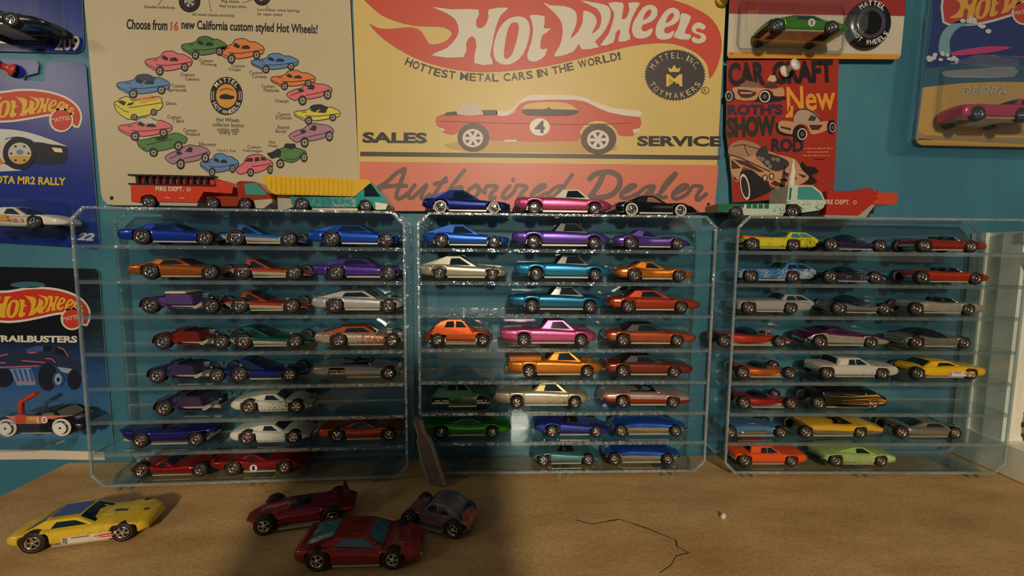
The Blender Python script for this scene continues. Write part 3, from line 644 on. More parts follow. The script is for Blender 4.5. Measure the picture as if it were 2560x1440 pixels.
# ================================================================ the cars on the shelves
BLACKROOF = enamel((18, 17, 18)); SILV = (196, 192, 180)
P = paint
BMP = ('bumpers',)
def S(t, m, **k): k['t'] = t; k['m'] = m; k.setdefault('ext', [BMP]); return k
PY = [('engine', .72, .148, .028), ('scoop', .80, .12)]
ORANGE, COPPER, REDO, PURP, VIO = (206, 84, 30), (176, 96, 30), (178, 62, 34), (84, 54, 150), (98, 70, 160)
cars = [
 ('L', 1, 295, 559, 353, 512, S('cougar', P((22, 62, 170))), 'deep blue long notchback coupe on the top shelf beside the blue cards'),
 ('L', 1, 550, 774, 589, 721, S('python', P((52, 120, 205)), lower=BARE, ext=PY), 'light blue long-nosed coupe with chrome engine in the hood'),
 ('L', 1, 768, 1007, 828, 965, S('fastback', P((24, 84, 190))), 'mid blue fastback coupe with cream wheel covers above the purple fastback'),
 ('L', 2, 320, 570, 374, 524, S('cougar', P(COPPER)), 'copper brown notchback coupe below the deep blue one'),
 ('L', 2, 573, 789, 606, 735, S('python', P((190, 82, 46)), lower=BARE, ext=PY), 'copper red long-nosed coupe between brown notchback and purple fastback'),
 ('L', 2, 782, 1014, 840, 972, S('fastback', P(PURP)), 'purple fastback coupe below the mid blue fastback'),
 ('L', 3, 353, 563, 374, 526, S('hotrod', P((110, 84, 150)), top=enamel((222, 208, 168)), tall=True), 'lilac hot rod with a cream roof and bare engine'),
 ('L', 3, 561, 781, 599, 728, S('python', P(REDO), lower=BARE, ext=PY), 'red long-nosed coupe beside the cream-roofed hot rod'),
 ('L', 3, 779, 1014, 837, 970, S('fastback', P((196, 196, 190)), ext=[BMP, ('engine', .83, .155, .03)]), 'plain silver fastback coupe with an exposed chrome engine'),
 ('L', 4, 383, 575, 406, 552, S('hotrod', P((140, 44, 30))), 'dark red open hot rod with bright chrome engine'),
 ('L', 4, 570, 788, 608, 737, S('python', P((18, 96, 74)), lower=BARE, ext=PY+[('wing', .22, .15, .07)]), 'dark green long-nosed coupe beside the dark red hot rod'),
 ('L', 4, 786, 1013, 846, 979, S('fastback', P((206, 198, 180), .84, (190, 80, 30)), roof=P((176, 76, 30)), ext=[BMP, ('engine', .83, .165, .04)]), 'worn white and orange fastback with a big chrome engine'),
 ('L', 5, 369, 561, 392, 541, S('hotrod', P((78, 62, 110))), 'dusky purple open hot rod below the dark red one'),
 ('L', 5, 556, 777, 598, 724, S('python', P((24, 44, 120)), ext=[('engine', .72, .148, .028), ('wing', .25, .15, .075, CHROME)]), 'dark blue long-nosed coupe beside the dusky purple hot rod'),
 ('L', 5, 781, 1011, 842, 972, S('tbird', P((186, 184, 172)), open=True, wheels='-rrr', ext=[BMP, ('cockpit', .33, .62, .157), ('windshield', .66, .15, .06)]), 'pale silver open car missing its rear wheel'),
 ('L', 6, 385, 582, 408, 548, S('hotrod', P((76, 60, 98)), wheels='r-r-', eng=False), 'dark purple hot rod stripped of engine and front wheels'),
 ('L', 6, 578, 793, 622, 740, S('ford_j', enamel((206, 206, 186), .90, (50, 48, 44)), lower=None), 'chipped white low racing coupe with dark scratches'),
 ('L', 7, 290, 561, 350, 490, S('boat', P((30, 36, 110)), ext=[('cockpit', .3, .6, .163)]), 'navy blue boat-shaped car with upswept ends'),
 ('L', 7, 575, 788, 617, 733, S('ford_j', enamel((214, 214, 198), .98, (60, 58, 50))), 'cleaner white low racing coupe below the chipped one'),
 ('L', 7, 796, 1014, 842, 972, S('low', P((186, 78, 34)), style='none'), 'burnt orange low coupe with plain black wheels beside white racing coupe'),
 ('L', 8, 327, 533, 352, 499, S('racer', P((156, 30, 26)), ext=[('engine', .12, .15, .04), ('cockpit', .4, .55, .15)]), 'dark red open racing car with rear engine on the lowest shelf'),
 ('L', 8, 526, 775, 582, 710, S('racer', P((150, 28, 26)), ext=[('roundel', .49, .082, .042, '1'), ('wing', .05, .14, .03)]), 'dark red racing coupe with a white number 1 roundel'),
 ('M', 1, 1059, 1272, 1102, 1235, S('mustang', P((34, 94, 190))), 'scuffed mid blue pony fastback on the top shelf beside the purple pickup'),
 ('M', 1, 1279, 1522, 1335, 1487, S('pickup', P(VIO), roof=BLACKROOF, ext=[BMP, ('scoop', .85, .155, DARK)]), 'purple pickup with a black cab roof'),
 ('M', 1, 1522, 1727, 1579, 1696, S('corvette', P((92, 66, 150))), 'purple curvy sports coupe beside the purple pickup'),
 ('M', 2, 1049, 1267, 1098, 1231, S('mustang', P((186, 180, 160)), ext=[BMP, ('scoop', .82, .14)]), 'silver ivory pony fastback below the mid blue one'),
 ('M', 2, 1285, 1525, 1341, 1489, S('pickup', P((34, 128, 168)), roof=BLACKROOF, ext=[BMP, ('scoop', .84, .155, DARK)]), 'bright teal pickup with a black roof between silver fastback and gold sports coupe'),
 ('M', 2, 1528, 1735, 1587, 1700, S('corvette', P((204, 118, 30))), 'golden orange curvy sports coupe'),
 ('M', 3, 1269, 1512, 1330, 1476, S('pickup', P((24, 104, 142)), roof=BLACKROOF, ext=[BMP, ('scoop', .84, .155, DARK)]), 'darker teal pickup with a black roof beside the orange red coupe'),
 ('M', 3, 1510, 1748, 1571, 1704, S('tbird', P((186, 66, 34))), 'orange red long-nosed hardtop beside the darker teal pickup'),
 ('M', 4, 1062, 1231, 1093, 1207, S('beetle', P((206, 88, 30)), ext=[('engine', .82, .215, .045)], arch=1.28), 'orange rounded beetle car with chrome engine at the nose'),
 ('M', 4, 1249, 1489, 1310, 1454, S('pickup', P((206, 92, 140)), ext=[BMP, ('stacks', .80, .158)]), 'pink pickup on the shelf between orange beetle and orange hardtop'),
 ('M', 4, 1504, 1738, 1559, 1694, S('tbird', P((190, 92, 54)), roof=BLACKROOF), 'coppery orange hardtop with a black roof beside the pink pickup'),
 ('M', 5, 1266, 1504, 1323, 1469, S('pickup', P((214, 128, 36)), ext=[BMP, ('bed', .02, .36, .166, .226), ('stacks', .80, .158)]), 'golden orange pickup with a ribbed bed cover'),
 ('M', 5, 1502, 1730, 1559, 1687, S('tbird', P((140, 60, 40)), roof=BLACKROOF), 'maroon brown hardtop with black roof beside the golden pickup'),
 ('M', 6, 1069, 1233, 1100, 1209, S('beetle', P((30, 120, 62), .86, (150, 150, 130)), wheels='----', roof=P((60, 110, 80)), arch=1.28, ext=[]), 'green worn beetle body that has lost all its wheels'),
 ('M', 6, 1236, 1469, 1292, 1438, S('pickup', P((206, 196, 168), .98, (90, 80, 60)), roof=P((214, 190, 130))), 'bare cream metal pickup beside the green wheelless beetle'),
 ('M', 6, 1495, 1725, 1558, 1684, S('tbird', P((206, 172, 160)), lower=P((168, 60, 40)), open=True, ext=[BMP, ('cockpit', .32, .6, .157), ('windshield', .64, .15, .055)]), 'red and white two-tone open car'),
 ('M', 7, 1066, 1276, 1102, 1230, S('low', P((52, 150, 40)), style='none'), 'leaf green low sports car below the wheelless beetle'),
 ('M', 7, 1331, 1522, 1381, 1492, S('wedge', P((52, 66, 160)), open=True, ext=[('cockpit', .35, .6, .168)]), 'violet blue open sports car above the pale teal one'),
 ('M', 7, 1525, 1718, 1554, 1691, S('turbo', P((40, 96, 200)), lower=P((190, 180, 150))), 'bright blue dart-shaped car with silver belly on the upper of two shelves'),
 ('M', 8, 1328, 1502, 1359, 1471, S('wedge', P((96, 150, 150)), open=True, ext=[('cockpit', .35, .6, .168)]), 'pale teal stripped sports car on the lowest shelf'),
 ('M', 8, 1507, 1702, 1538, 1671, S('turbo', P((36, 88, 190)), lower=P((180, 170, 140))), 'bright blue dart-shaped car with silver belly beside the pale teal one'),
 ('R', 1, 1832, 2038, 1882, 1985, S('deora', enamel((206, 196, 40), .93, (90, 84, 30)), glass=BLUEGLASS, ext=[('boards',)]), 'yellow cab-forward pickup carrying orange surfboards'),
 ('R', 1, 2038, 2222, 2080, 2202, S('silhouette', P((62, 40, 92)), ext=[('bubble', .38, .14, .21, .145), ('engine', .70, .165, .05)]), 'dark purple bubble-top show car on the top shelf'),
 ('R', 1, 2250, 2462, 2313, 2430, S('firebird', P((170, 48, 32)), ext=[BMP, ('cockpit', .33, .56, .165), ('windshield', .60, .16, .062)]), 'brick red convertible beside the dark purple bubble-top'),
 ('R', 2, 1820, 2033, 1878, 1983, S('deora', enamel((40, 104, 160), .86, (176, 176, 170)), ext=[]), 'blue cab-forward pickup with chipped silver edges'),
 ('R', 2, 2037, 2213, 2078, 2190, S('silhouette', P((58, 48, 80), .9), ext=[('bubble', .38, .14, .21, .145), ('engine', .70, .165, .05)]), 'blackish worn bubble-top show car beside the blue cab-forward pickup'),
 ('R', 2, 2257, 2468, 2308, 2442, S('firebird', P((204, 62, 30)), ext=[BMP, ('cockpit', .33, .56, .165), ('windshield', .60, .16, .062)]), 'shiny orange red convertible below the brick red one'),
 ('R', 3, 1818, 2028, 1873, 1978, S('deora', enamel((150, 146, 142)), ext=[]), 'plain grey cab-forward pickup'),
 ('R', 3, 2043, 2233, 2100, 2212, S('silhouette', P((140, 138, 134)), ext=[('bubble', .36, .14, .23, .15), ('engine', .70, .165, .05)]), 'grey silver bubble-top show car'),
 ('R', 3, 2243, 2460, 2293, 2423, S('firebird', P((190, 182, 168)), ext=[BMP, ('cockpit', .33, .56, .165), ('windshield', .60, .16, .062)]), 'silver convertible beside the grey bubble-top'),
 ('R', 4, 1790, 1985, 1812, 1951, S('roadster', P((206, 66, 36)), ext=[('bubble', .36, .155, .18, .105), ('engine', .70, .165, .05)]), 'scarlet long-tailed roadster with a bubble canopy beside the purple and silver car'),
 ('R', 4, 1985, 2221, 2051, 2179, S('wedge', P((110, 36, 84)), lower=P((190, 180, 160)), glass=DARK), 'purple over silver two-tone sports car'),
 ('R', 4, 2219, 2429, 2294, 2413, S('corvette', P((138, 134, 120)), roof=BLACKROOF), 'dull grey sports coupe with a black roof'),
 ('R', 5, 1832, 1991, 1858, 1976, S('roadster', P((224, 112, 30)), ext=[('bubble', .36, .155, .18, .105), ('engine', .70, .165, .05)]), 'orange long-tailed roadster with a bubble canopy beside the white sedan'),
 ('R', 5, 2016, 2244, 2069, 2207, S('sedan', enamel((196, 190, 176), .97, (110, 100, 80)), ext=[BMP, ('landau',)]), 'off-white boxy two-door sedan beside the yellow stock car'),
 ('R', 5, 2241, 2460, 2296, 2430, S('funny', enamel((228, 178, 22)), ext=[('sticker', .42, .78, .052, .118)]), 'yellow stock car with sponsor stickers on the case shelf'),
 ('R', 6, 1829, 1994, 1862, 1979, S('roadster', P((186, 44, 44)), ext=[('bubble', .36, .155, .18, .105), ('engine', .70, .165, .05)]), 'crimson long-tailed roadster beside the flamed van'),
 ('R', 6, 2015, 2213, 2049, 2183, S('van', enamel((16, 13, 14)), ext=[('flames',), ('vanglass',)]), 'black van painted with yellow flames'),
 ('R', 7, 1785, 1969, 1826, 1954, S('turbo', P((96, 146, 186)), plan=None, ext=[('pontoons',)]), 'pale blue car with two chrome engines amidships'),
 ('R', 7, 1988, 2207, 2015, 2152, S('low', enamel((214, 164, 34)), open=True, lower=P((150, 140, 110)), ext=[('cockpit', .32, .58, .158)]), 'mustard yellow low open sports car'),
 ('R', 7, 2222, 2410, 2257, 2390, S('fastback', P((148, 140, 124), .95, (80, 66, 50)), style='red'), 'tarnished grey coupe beside the mustard yellow sports car'),
 ('R', 8, 1813, 2016, 1863, 1980, S('sedan', enamel((230, 84, 26)), ext=[BMP]), 'bright orange coupe on the lowest shelf'),
 ('R', 8, 2026, 2238, 2091, 2204, S('ford_j', enamel((150, 176, 92), .92, (206, 206, 190)), ext=[BMP]), 'pale green and white worn coupe beside the bright orange one'),
]
for c in cars: shelf_car(*c)
# ---------------------------------------------------------------- cars standing on top of the cases
shelf_car('M', 0, 1057, 1275, 1101, 1235, S('mustang', P((18, 36, 116)), style='white', ext=[BMP, ('scoop', .82, .14)]), 'navy blue pony fastback with white wheels standing on top of a case', top=True)
shelf_car('M', 0, 1285, 1527, 1337, 1488, S('pickup', P((190, 78, 124)), roof=enamel((226, 216, 196)), ext=[BMP]), 'pink pickup with a white cab roof standing on top of a case', top=True)
shelf_car('M', 0, 1527, 1743, 1580, 1702, S('corvette', P((14, 13, 16)), style='white', glass=mat((150, 110, 90), .2, name='pale_window')), 'black curvy sports coupe standing on top of a case', top=True)
# ================================================================ flat printed things on the wall
def Z(ox, oy, s): return lambda pts: [(ox+x*s, oy+y*s) for x, y in pts]
def smooth(pts, n=3, closed=True):
    out = []; N = len(pts)
    for i in range(N if closed else N-1):
        p0 = pts[(i-1) % N] if closed or i > 0 else pts[i]; p1 = pts[i]; p2 = pts[(i+1) % N]; p3 = pts[(i+2) % N] if closed or i+2 < N else p2
        for k in range(n):
            t = k/n; t2, t3 = t*t, t*t*t
            out.append(tuple(.5*((2*p1[j])+(-p0[j]+p2[j])*t+(2*p0[j]-5*p1[j]+4*p2[j]-p3[j])*t2+(-p0[j]+3*p1[j]-3*p2[j]+p3[j])*t3) for j in (0, 1)))
    if not closed: out.append(pts[-1])
    return out
def ell(cx, cy, rx, ry=None, n=22, rot=0.0):
    ry = rx if ry is None else ry; c, s = math.cos(rot), math.sin(rot)
    return [(cx+c*rx*math.cos(2*math.pi*k/n)-s*ry*math.sin(2*math.pi*k/n), cy+s*rx*math.cos(2*math.pi*k/n)+c*ry*math.sin(2*math.pi*k/n)) for k in range(n)]
LAY = 0.00011
class Sign:
    """a flat thing on the wall: outline in photo pixels cast on to its own plane; prints lie on its face"""
    def __init__(s, name, label, cat, outline, off, thick, face, edge=None, group=None):
        s.y = YW-off-thick; P = [on_y(u, v, s.y) for u, v in outline]
        cx = sum(p.x for p in P)/len(P); zb = min(p.z for p in P)
        s.root = empty(name, (cx, YW, zb)); tag(s.root, label, cat, group); s.o = Vector((cx, YW, zb))
        b = MB(); n = len(P); edge = edge or face
        b.add([(p.x-cx, s.y-YW, p.z-zb) for p in P], [tuple(range(n))], face)
        b.add([(p.x-cx, s.y-YW, p.z-zb) for p in P]+[(p.x-cx, s.y+thick-YW, p.z-zb) for p in P], [(i, n+i, n+(i+1) % n, (i+1) % n) for i in range(n)]+[tuple(range(n, 2*n))], edge)
        b.build('panel', face, s.root); s.b = None
    def begin(s): s.b = MB(); return s
    def end(s, name): o = s.b.build(name, None, s.root); s.b = None; return o
    def pt(s, u, v, lay): p = on_y(u, v, s.y-LAY*lay); return (p.x-s.o.x, p.y-s.o.y, p.z-s.o.z)
    def poly(s, pts, col, lay=1):
        s.b.add([s.pt(u, v, lay) for u, v in pts], [tuple(range(len(pts)))], col if hasattr(col, 'node_tree') else ink(col))
    def stroke(s, pts, w, col, lay=1, sm=4):
        pts = smooth(pts, sm, False) if sm and len(pts) > 2 else pts; m = ink(col)
        P = [pts[0]]
        for p in pts[1:]:
            if math.hypot(p[0]-P[-1][0], p[1]-P[-1][1]) > .3: P.append(p)
        pts = P; n = len(pts); lf = []; rt = []
        if n < 2: return
        for i in range(n):
            (x0, y0), (x1, y1) = pts[max(i-1, 0)], pts[min(i+1, n-1)]; d = math.hypot(x1-x0, y1-y0) or 1; nx, ny = -(y1-y0)/d*w, (x1-x0)/d*w
            ll = lay+.5*i/n if w > 1.2 else lay
            lf.append(s.pt(pts[i][0]+nx, pts[i][1]+ny, ll)); rt.append(s.pt(pts[i][0]-nx, pts[i][1]-ny, ll))
        s.b.add(lf+rt, [(i, i+1, n+i+1, n+i) for i in range(n-1)], m)
        if w > 1.2:
            for (e, q, ll) in ((pts[0], pts[1], lay), (pts[-1], pts[-2], lay+.5*(n-1)/n)):
                a = math.atan2(e[1]-q[1], e[0]-q[0]); s.b.add([s.pt(e[0]+w*math.cos(a-math.pi/2+math.pi*k/6), e[1]+w*math.sin(a-math.pi/2+math.pi*k/6), ll) for k in range(7)], [tuple(range(7))], m)
    def text(s, t, x0, y0, x1, y1, h, col, lay=2, bold=0.0, shear=0.0, spacing=1.0):
        v, f = glyphs(t, bold, shear, spacing); dx, dy = x1-x0, y1-y0; L = math.hypot(dx, dy); ux, uy = dy/L, -dx/L
        s.b.add([s.pt(x0+dx*a+ux*h*c, y0+dy*a+uy*h*c, lay) for a, c in v], f, ink(col))
    def path_text(s, t, fn, h, col, lay=2, bold=.02, wid=.8):
        """fn(f) -> (x, y, angle of the baseline); letters spread evenly by width over f in 0..1"""
        wds = [{'I': .45, ' ': .5, '.': .4, '!': .45, 'M': 1.25, 'W': 1.3}.get(c, 1.0) for c in t]; tot = sum(wds); acc = 0
        for c, wd in zip(t, wds):
            f = (acc+wd/2)/tot; acc += wd
            if c == ' ': continue
            x, y, a, unit = fn(f); v, fc = glyphs(c, bold); ca, sa = math.cos(a), math.sin(a); lw = unit/tot*wd*wid
            hh = h*(.25 if c == '.' else 1)
            s.b.add([s.pt(x+ca*(p-.5)*lw+sa*q*hh, y+sa*(p-.5)*lw-ca*q*hh, lay) for p, q in v], fc, ink(col))
def arc(cx, cy, rx, ry, a0, a1, inward=False):
    def fn(f):
        a = math.radians(a0+(a1-a0)*f); x, y = cx+rx*math.cos(a), cy+ry*math.sin(a)
        tx, ty = -rx*math.sin(a), ry*math.cos(a); sg = 1 if a1 > a0 else -1
        return x, y, math.atan2(ty*sg, tx*sg), abs(math.radians(a1-a0))*(rx+ry)/2
    return fn
def polyfn(pts):
    pts = smooth(pts, 6, False); d = [0]
    for a, b in zip(pts, pts[1:]): d.append(d[-1]+math.hypot(b[0]-a[0], b[1]-a[1]))
    def fn(f):
        q = f*d[-1]
        for i in range(len(d)-1):
            if q <= d[i+1]: break
        t = (q-d[i])/(d[i+1]-d[i]); a, b = pts[i], pts[i+1]
        return a[0]+(b[0]-a[0])*t, a[1]+(b[1]-a[1])*t, math.atan2(b[1]-a[1], b[0]-a[0]), d[-1]
    return fn
# ---- the flame logo, traced once in its own units
FLAME = [(40, -160), (60, -70), (130, 0), (230, 90), (330, 135), (450, 165), (560, 170), (640, 175), (690, 205), (680, 240), (640, 270), (590, 285), (550, 280), (530, 255), (500, 205), (460, 180), (400, 175), (300, 185), (220, 180), (160, 150),
 (200, 200), (260, 255), (340, 310), (440, 365), (560, 410), (700, 445), (850, 462), (1000, 460), (1150, 445), (1300, 425), (1500, 380), (1700, 330), (1850, 295), (2000, 278), (2120, 282), (2230, 320), (2300, 370), (2340, 430), (2350, 505), (2390, 450), (2420, 360), (2428, 260), (2400, 170), (2340, 100), (2250, 50), (2150, 10),
 (1950, -35), (1700, -60), (1400, -50), (1100, -15), (800, 0), (600, -30), (400, -90), (200, -160)]
CARDFLAME = [(500, -20), (700, 0), (1000, -10), (1300, -70), (1600, -95), (1900, -75), (2150, -10), (2320, 90), (2410, 210), (2428, 330), (2380, 470), (2300, 420), (2230, 320), (2120, 282), (2000, 278), (1850, 295), (1700, 330), (1500, 380), (1300, 425), (1150, 450), (1000, 465), (850, 462), (700, 445), (500, 400)]
LOGO = {
 'H': [(570, 45), (690, 60), (865, 62), (850, 130), (855, 178), (900, 172), (930, 110), (932, 60), (1056, 50), (1010, 95), (975, 180), (950, 300), (940, 360), (955, 412), (838, 406), (852, 300), (840, 245), (815, 235), (785, 275), (768, 368), (562, 356), (660, 310), (720, 245), (738, 190), (715, 125), (650, 80)],
 'O': [(1000, 180), (1050, 125), (1120, 105), (1175, 125), (1195, 180), (1185, 260), (1150, 350), (1090, 405), (1020, 415), (970, 380), (960, 310), (975, 240)],
 't': [(1195, 98), (1290, 105), (1283, 180), (1330, 182), (1300, 210), (1270, 235), (1262, 310), (1290, 315), (1305, 310), (1290, 360), (1240, 393), (1190, 390), (1178, 350), (1205, 270), (1215, 190), (1205, 130)],
 'W': [(1278, 15), (1330, 35), (1420, 40), (1485, 70), (1497, 130), (1480, 190), (1455, 245), (1500, 210), (1535, 140), (1540, 68), (1600, 90), (1625, 130), (1615, 170), (1592, 218), (1640, 180), (1655, 115), (1625, 55), (1520, 5), (1600, 15), (1690, 35), (1715, 80), (1700, 150), (1660, 220), (1612, 270), (1640, 302), (1530, 318), (1510, 280), (1470, 335), (1350, 365), (1385, 300), (1405, 220), (1400, 150), (1360, 90)],
 'h': [(1700, 20), (1790, 18), (1795, 60), (1785, 120), (1815, 115), (1835, 60), (1830, 18), (1900, 18), (1885, 50), (1850, 120), (1830, 200), (1840, 252), (1765, 268), (1775, 215), (1770, 190), (1745, 215), (1730, 275), (1648, 293), (1700, 220), (1730, 130), (1735, 80)],
 'e': [(1880, 110), (1920, 50), (1970, 30), (2010, 50), (2012, 100), (1975, 140), (1920, 160), (1915, 195), (1945, 200), (1985, 178), (1970, 225), (1920, 248), (1870, 240), (1852, 200), (1858, 150)],
 'f': [(2025, 130), (2065, 72), (2115, 48), (2155, 72), (2157, 120), (2120, 158), (2065, 178), (2060, 210), (2090, 213), (2122, 196), (2110, 238), (2065, 255), (2018, 248), (2002, 212), (2008, 165)],
 'l': [(2170, 85), (2230, 105), (2205, 170), (2190, 215), (2228, 222), (2215, 255), (2120, 240), (2145, 185), (2160, 130)],
 's': [(2325, 168), (2310, 192), (2280, 180), (2262, 190), (2270, 205), (2310, 215), (2328, 240), (2315, 270), (2270, 280), (2235, 262), (2245, 235), (2275, 250), (2295, 242), (2285, 225), (2245, 210), (2235, 180), (2255, 150), (2290, 145)]}
HOLES = [[(1075, 150), (1110, 145), (1125, 175), (1110, 260), (1080, 350), (1045, 378), (1028, 360), (1035, 280), (1050, 200)], [(1922, 128), (1938, 82), (1965, 60), (1977, 76), (1960, 108)], [(2068, 148), (2083, 104), (2110, 82), (2122, 96), (2105, 128)]]
def logo(S, mp, red, let, outline=None, flame=FLAME, lay=1):
    S.begin()
    if outline:
        cx = sum(p[0] for p in flame)/len(flame); cy = sum(p[1] for p in flame)/len(flame); big = []
        sm = smooth(flame, 2)
        for i, p in enumerate(sm):
            a, c = sm[i-1], sm[(i+1) % len(sm)]; tx, ty = c[0]-a[0], c[1]-a[1]; l = math.hypot(tx, ty) or 1
            big.append((p[0]+ty/l*38, p[1]-tx/l*38))
        S.poly(mp(big), outline, lay)
    S.poly(mp(smooth(flame, 2)), red, lay+1); S.end('flame')
    for k, p in LOGO.items():
        S.begin(); S.poly(mp(smooth(p, 2)), let, lay+2)
        i = {'O': 0, 'e': 1, 'f': 2}.get(k)
        if i is not None: S.poly(mp(smooth(HOLES[i], 2)), red, lay+3)
        S.end('logo_letter')
# ---------------------------------------------------------------- cream tin sign with sixteen printed cars
CREAM = mat((196, 182, 148), .40, name='cream_tin', noise=.05, scale=25)
s1 = Sign('tin_sign', 'cream tin sign printed with a ring of sixteen colourful cars', 'sign',
  [(197, -150), (868, -150), (897, 440), (899, 517), (285, 513), (268, 510), (258, 500), (253, 485)], .003, .0009, CREAM, mat((236, 228, 205), .4, name='sign_edge'))
K = (28, 26, 28)
s1.begin(); s1.text('Choose from', 316, 73, 418, 76, 26, K, bold=.022); s1.end('lettering')
s1.begin(); s1.text('16', 426, 76, 445, 77, 23, (196, 70, 44), bold=.022); s1.end('lettering')
s1.begin(); s1.text('new California custom styled Hot Wheels!', 453, 79, 793, 91, 30, K, bold=.022); s1.end('lettering')
def rows(S, L, h, col, bold=0.0):
    for t, x0, x1, y in L:
        S.begin(); S.text(t, x0, y, x1, y+(x1-x0)*.03, h, col, bold=bold); S.end('caption')
D2 = (58, 52, 46)
rows(s1, [('Detailed underbody.', 360, 438, 22), ('All metal chassis and body.', 480, 587, 41), ('Mag wheels.', 553, 599, 8), ('Red stripe slicks.', 549, 617, 20), ('Low friction wheel bearings', 643, 749, 29), ('for super speed.', 643, 707, 40)], 9, D2)
rows(s1, [('Custom', 498, 532, 155), ('Mustang', 502, 541, 165), ('Custom', 451, 486, 190), ('Camaro', 463, 498, 201), ('Custom', 429, 463, 218), ('Barracuda', 420, 466, 228), ('Deora', 415, 441, 262), ('Custom', 418, 452, 296), ('T Bird', 431, 458, 306),
 ('Custom', 458, 491, 329), ('Firebird', 464, 498, 339), ('Silhouette', 496, 539, 364), ('Ford J. Car', 543, 590, 381), ('Custom', 618, 652, 371), ('Volkswagen', 606, 656, 381), ('Hot', 672, 688, 359), ('Heap', 671, 693, 369), ('Beatnik', 694, 724, 322), ('Bandit', 689, 716, 332),
 ('Custom', 694, 725, 289), ('El Dorado', 689, 729, 298), ('Cheetah', 687, 721, 256), ('Custom', 653, 687, 219), ('Fleetside', 659, 697, 229), ('Custom', 623, 656, 185), ('Corvette', 630, 667, 195), ('Custom', 578, 612, 168), ('Cougar', 571, 603, 178)], 8.5, D2)
rows(s1, [('Hot Wheels', 541, 598, 304), ('collector button', 531, 609, 316), ('comes with', 543, 597, 328), ('every car.', 548, 597, 339)], 10.5, D2)
for (cx, cy, r) in ((474, 4, 27), (655, -8, 22)):
    s1.begin(); s1.poly(ell(cx, cy, r), K, 1); s1.poly(ell(cx, cy, r*.78), (120, 50, 36), 2); s1.poly(ell(cx, cy, r*.72), K, 3); s1.poly(ell(cx, cy, r*.5), (170, 165, 150), 4)
    for k in range(5): a = 1.256*k; s1.poly([(cx+r*.12*math.cos(a+1), cy+r*.12*math.sin(a+1)), (cx+r*.48*math.cos(a-.25), cy+r*.48*math.sin(a-.25)), (cx+r*.48*math.cos(a+.25), cy+r*.48*math.sin(a+.25))], K, 5)
    s1.end('printed_wheel')
s1.begin(); s1.stroke([(405, 0), (395, 14)], .6, D2, 1, 0); s1.stroke([(522, 0), (528, 30)], .6, D2, 1, 0); s1.stroke([(605, 8), (635, -2)], .6, D2, 1, 0); s1.stroke([(664, 10), (672, 22)], .6, D2, 1, 0)
s1.end('pointer_lines')
s1.begin(); s1.poly(ell(566, 240, 41, 48, 36), (30, 22, 20), 1); s1.poly(ell(566, 240, 26, 30, 30), (214, 150, 58), 2)
s1.poly(smooth(Z(540, 215, .5)([(18, 52), (30, 42), (52, 40), (70, 46), (88, 50), (90, 60), (72, 66), (40, 66), (20, 62)]), 3), (30, 24, 20), 3)
s1.stroke([(550, 226), (566, 221), (582, 226)], 1.6, (150, 80, 40), 3); s1.end('button_emblem')
s1.begin(); s1.path_text('MATTEL', arc(566, 240, 29.5, 34, 215, 325), 11, (226, 214, 190), 2); s1.path_text('HOT WHEELS', arc(566, 240, 38.5, 45, 158, 22), 10, (226, 214, 190), 2)
for sgn in (-1, 1):
    for r in (31, 36): s1.stroke([(566+sgn*r, 228), (566+sgn*(r+1.5), 240), (566+sgn*r, 250)], .8, (226, 214, 190), 2)
s1.end('lettering')
# printed cars: traced three-quarter views in unit boxes
COUPE = dict(body=[(.0, .41), (.08, .32), (.21, .29), (.33, .21), (.38, .06), (.47, .0), (.60, .0), (.71, .12), (.81, .12), (.94, .26), (1, .36), (.99, .54), (.93, .63), (.90, .56), (.84, .49), (.77, .61), (.75, .71), (.47, .81), (.39, .76), (.38, .64), (.30, .62), (.24, .81), (.13, .69), (.04, .59)],
 dark=[[(.35, .29), (.40, .15), (.50, .29), (.46, .39)], [(.51, .39), (.56, .27), (.65, .25), (.71, .35), (.68, .41)]], lines=[[(.24, .55), (.5, .58), (.98, .44)], [(.02, .5), (.15, .62), (.24, .72)], [(.17, .37), (.27, .36)]], wheels=[(.31, .81, .08, .19), (.84, .65, .076, .18)])
OPENC = dict(body=[(.0, .36), (.06, .30), (.2, .25), (.32, .18), (.45, .14), (.60, .08), (.72, .0), (.83, .0), (.97, .16), (1, .27), (.95, .44), (.91, .44), (.84, .34), (.76, .44), (.73, .62), (.42, .78), (.39, .70), (.33, .63), (.25, .72), (.2, .80), (.06, .62)],
 dark=[[(.34, .22), (.45, .16), (.58, .1), (.62, .2), (.52, .30), (.44, .32)], [(.01, .42), (.05, .5), (.04, .56)], [(.08, .55), (.17, .66), (.15, .7)]], lines=[[(.2, .5), (.45, .36), (.7, .26)]], wheels=[(.33, .84, .082, .18), (.82, .55, .085, .2)])
CABF = dict(body=[(.0, .30), (.08, .24), (.14, .12), (.25, .05), (.33, .10), (.40, .22), (.9, .05), (.97, .2), (1, .4), (.94, .58), (.87, .62), (.84, .58), (.77, .66), (.74, .78), (.48, .88), (.46, .83), (.4, .85), (.35, .95), (.26, .95), (.06, .66)],
 dark=[[(.08, .28), (.14, .2), (.25, .27), (.2, .42)], [(.26, .42), (.29, .33), (.41, .27), (.37, .38)]], lines=[[(.3, .5), (.6, .42), (.98, .3)], [(.02, .36), (.2, .62), (.3, .68)]], wheels=[(.41, .88, .068, .13), (.81, .68, .065, .14)], boards=[[(.37, .16), (.78, -.02), (.84, .04), (.44, .24)], [(.5, .27), (.88, .06), (.95, .14), (.56, .32)]])
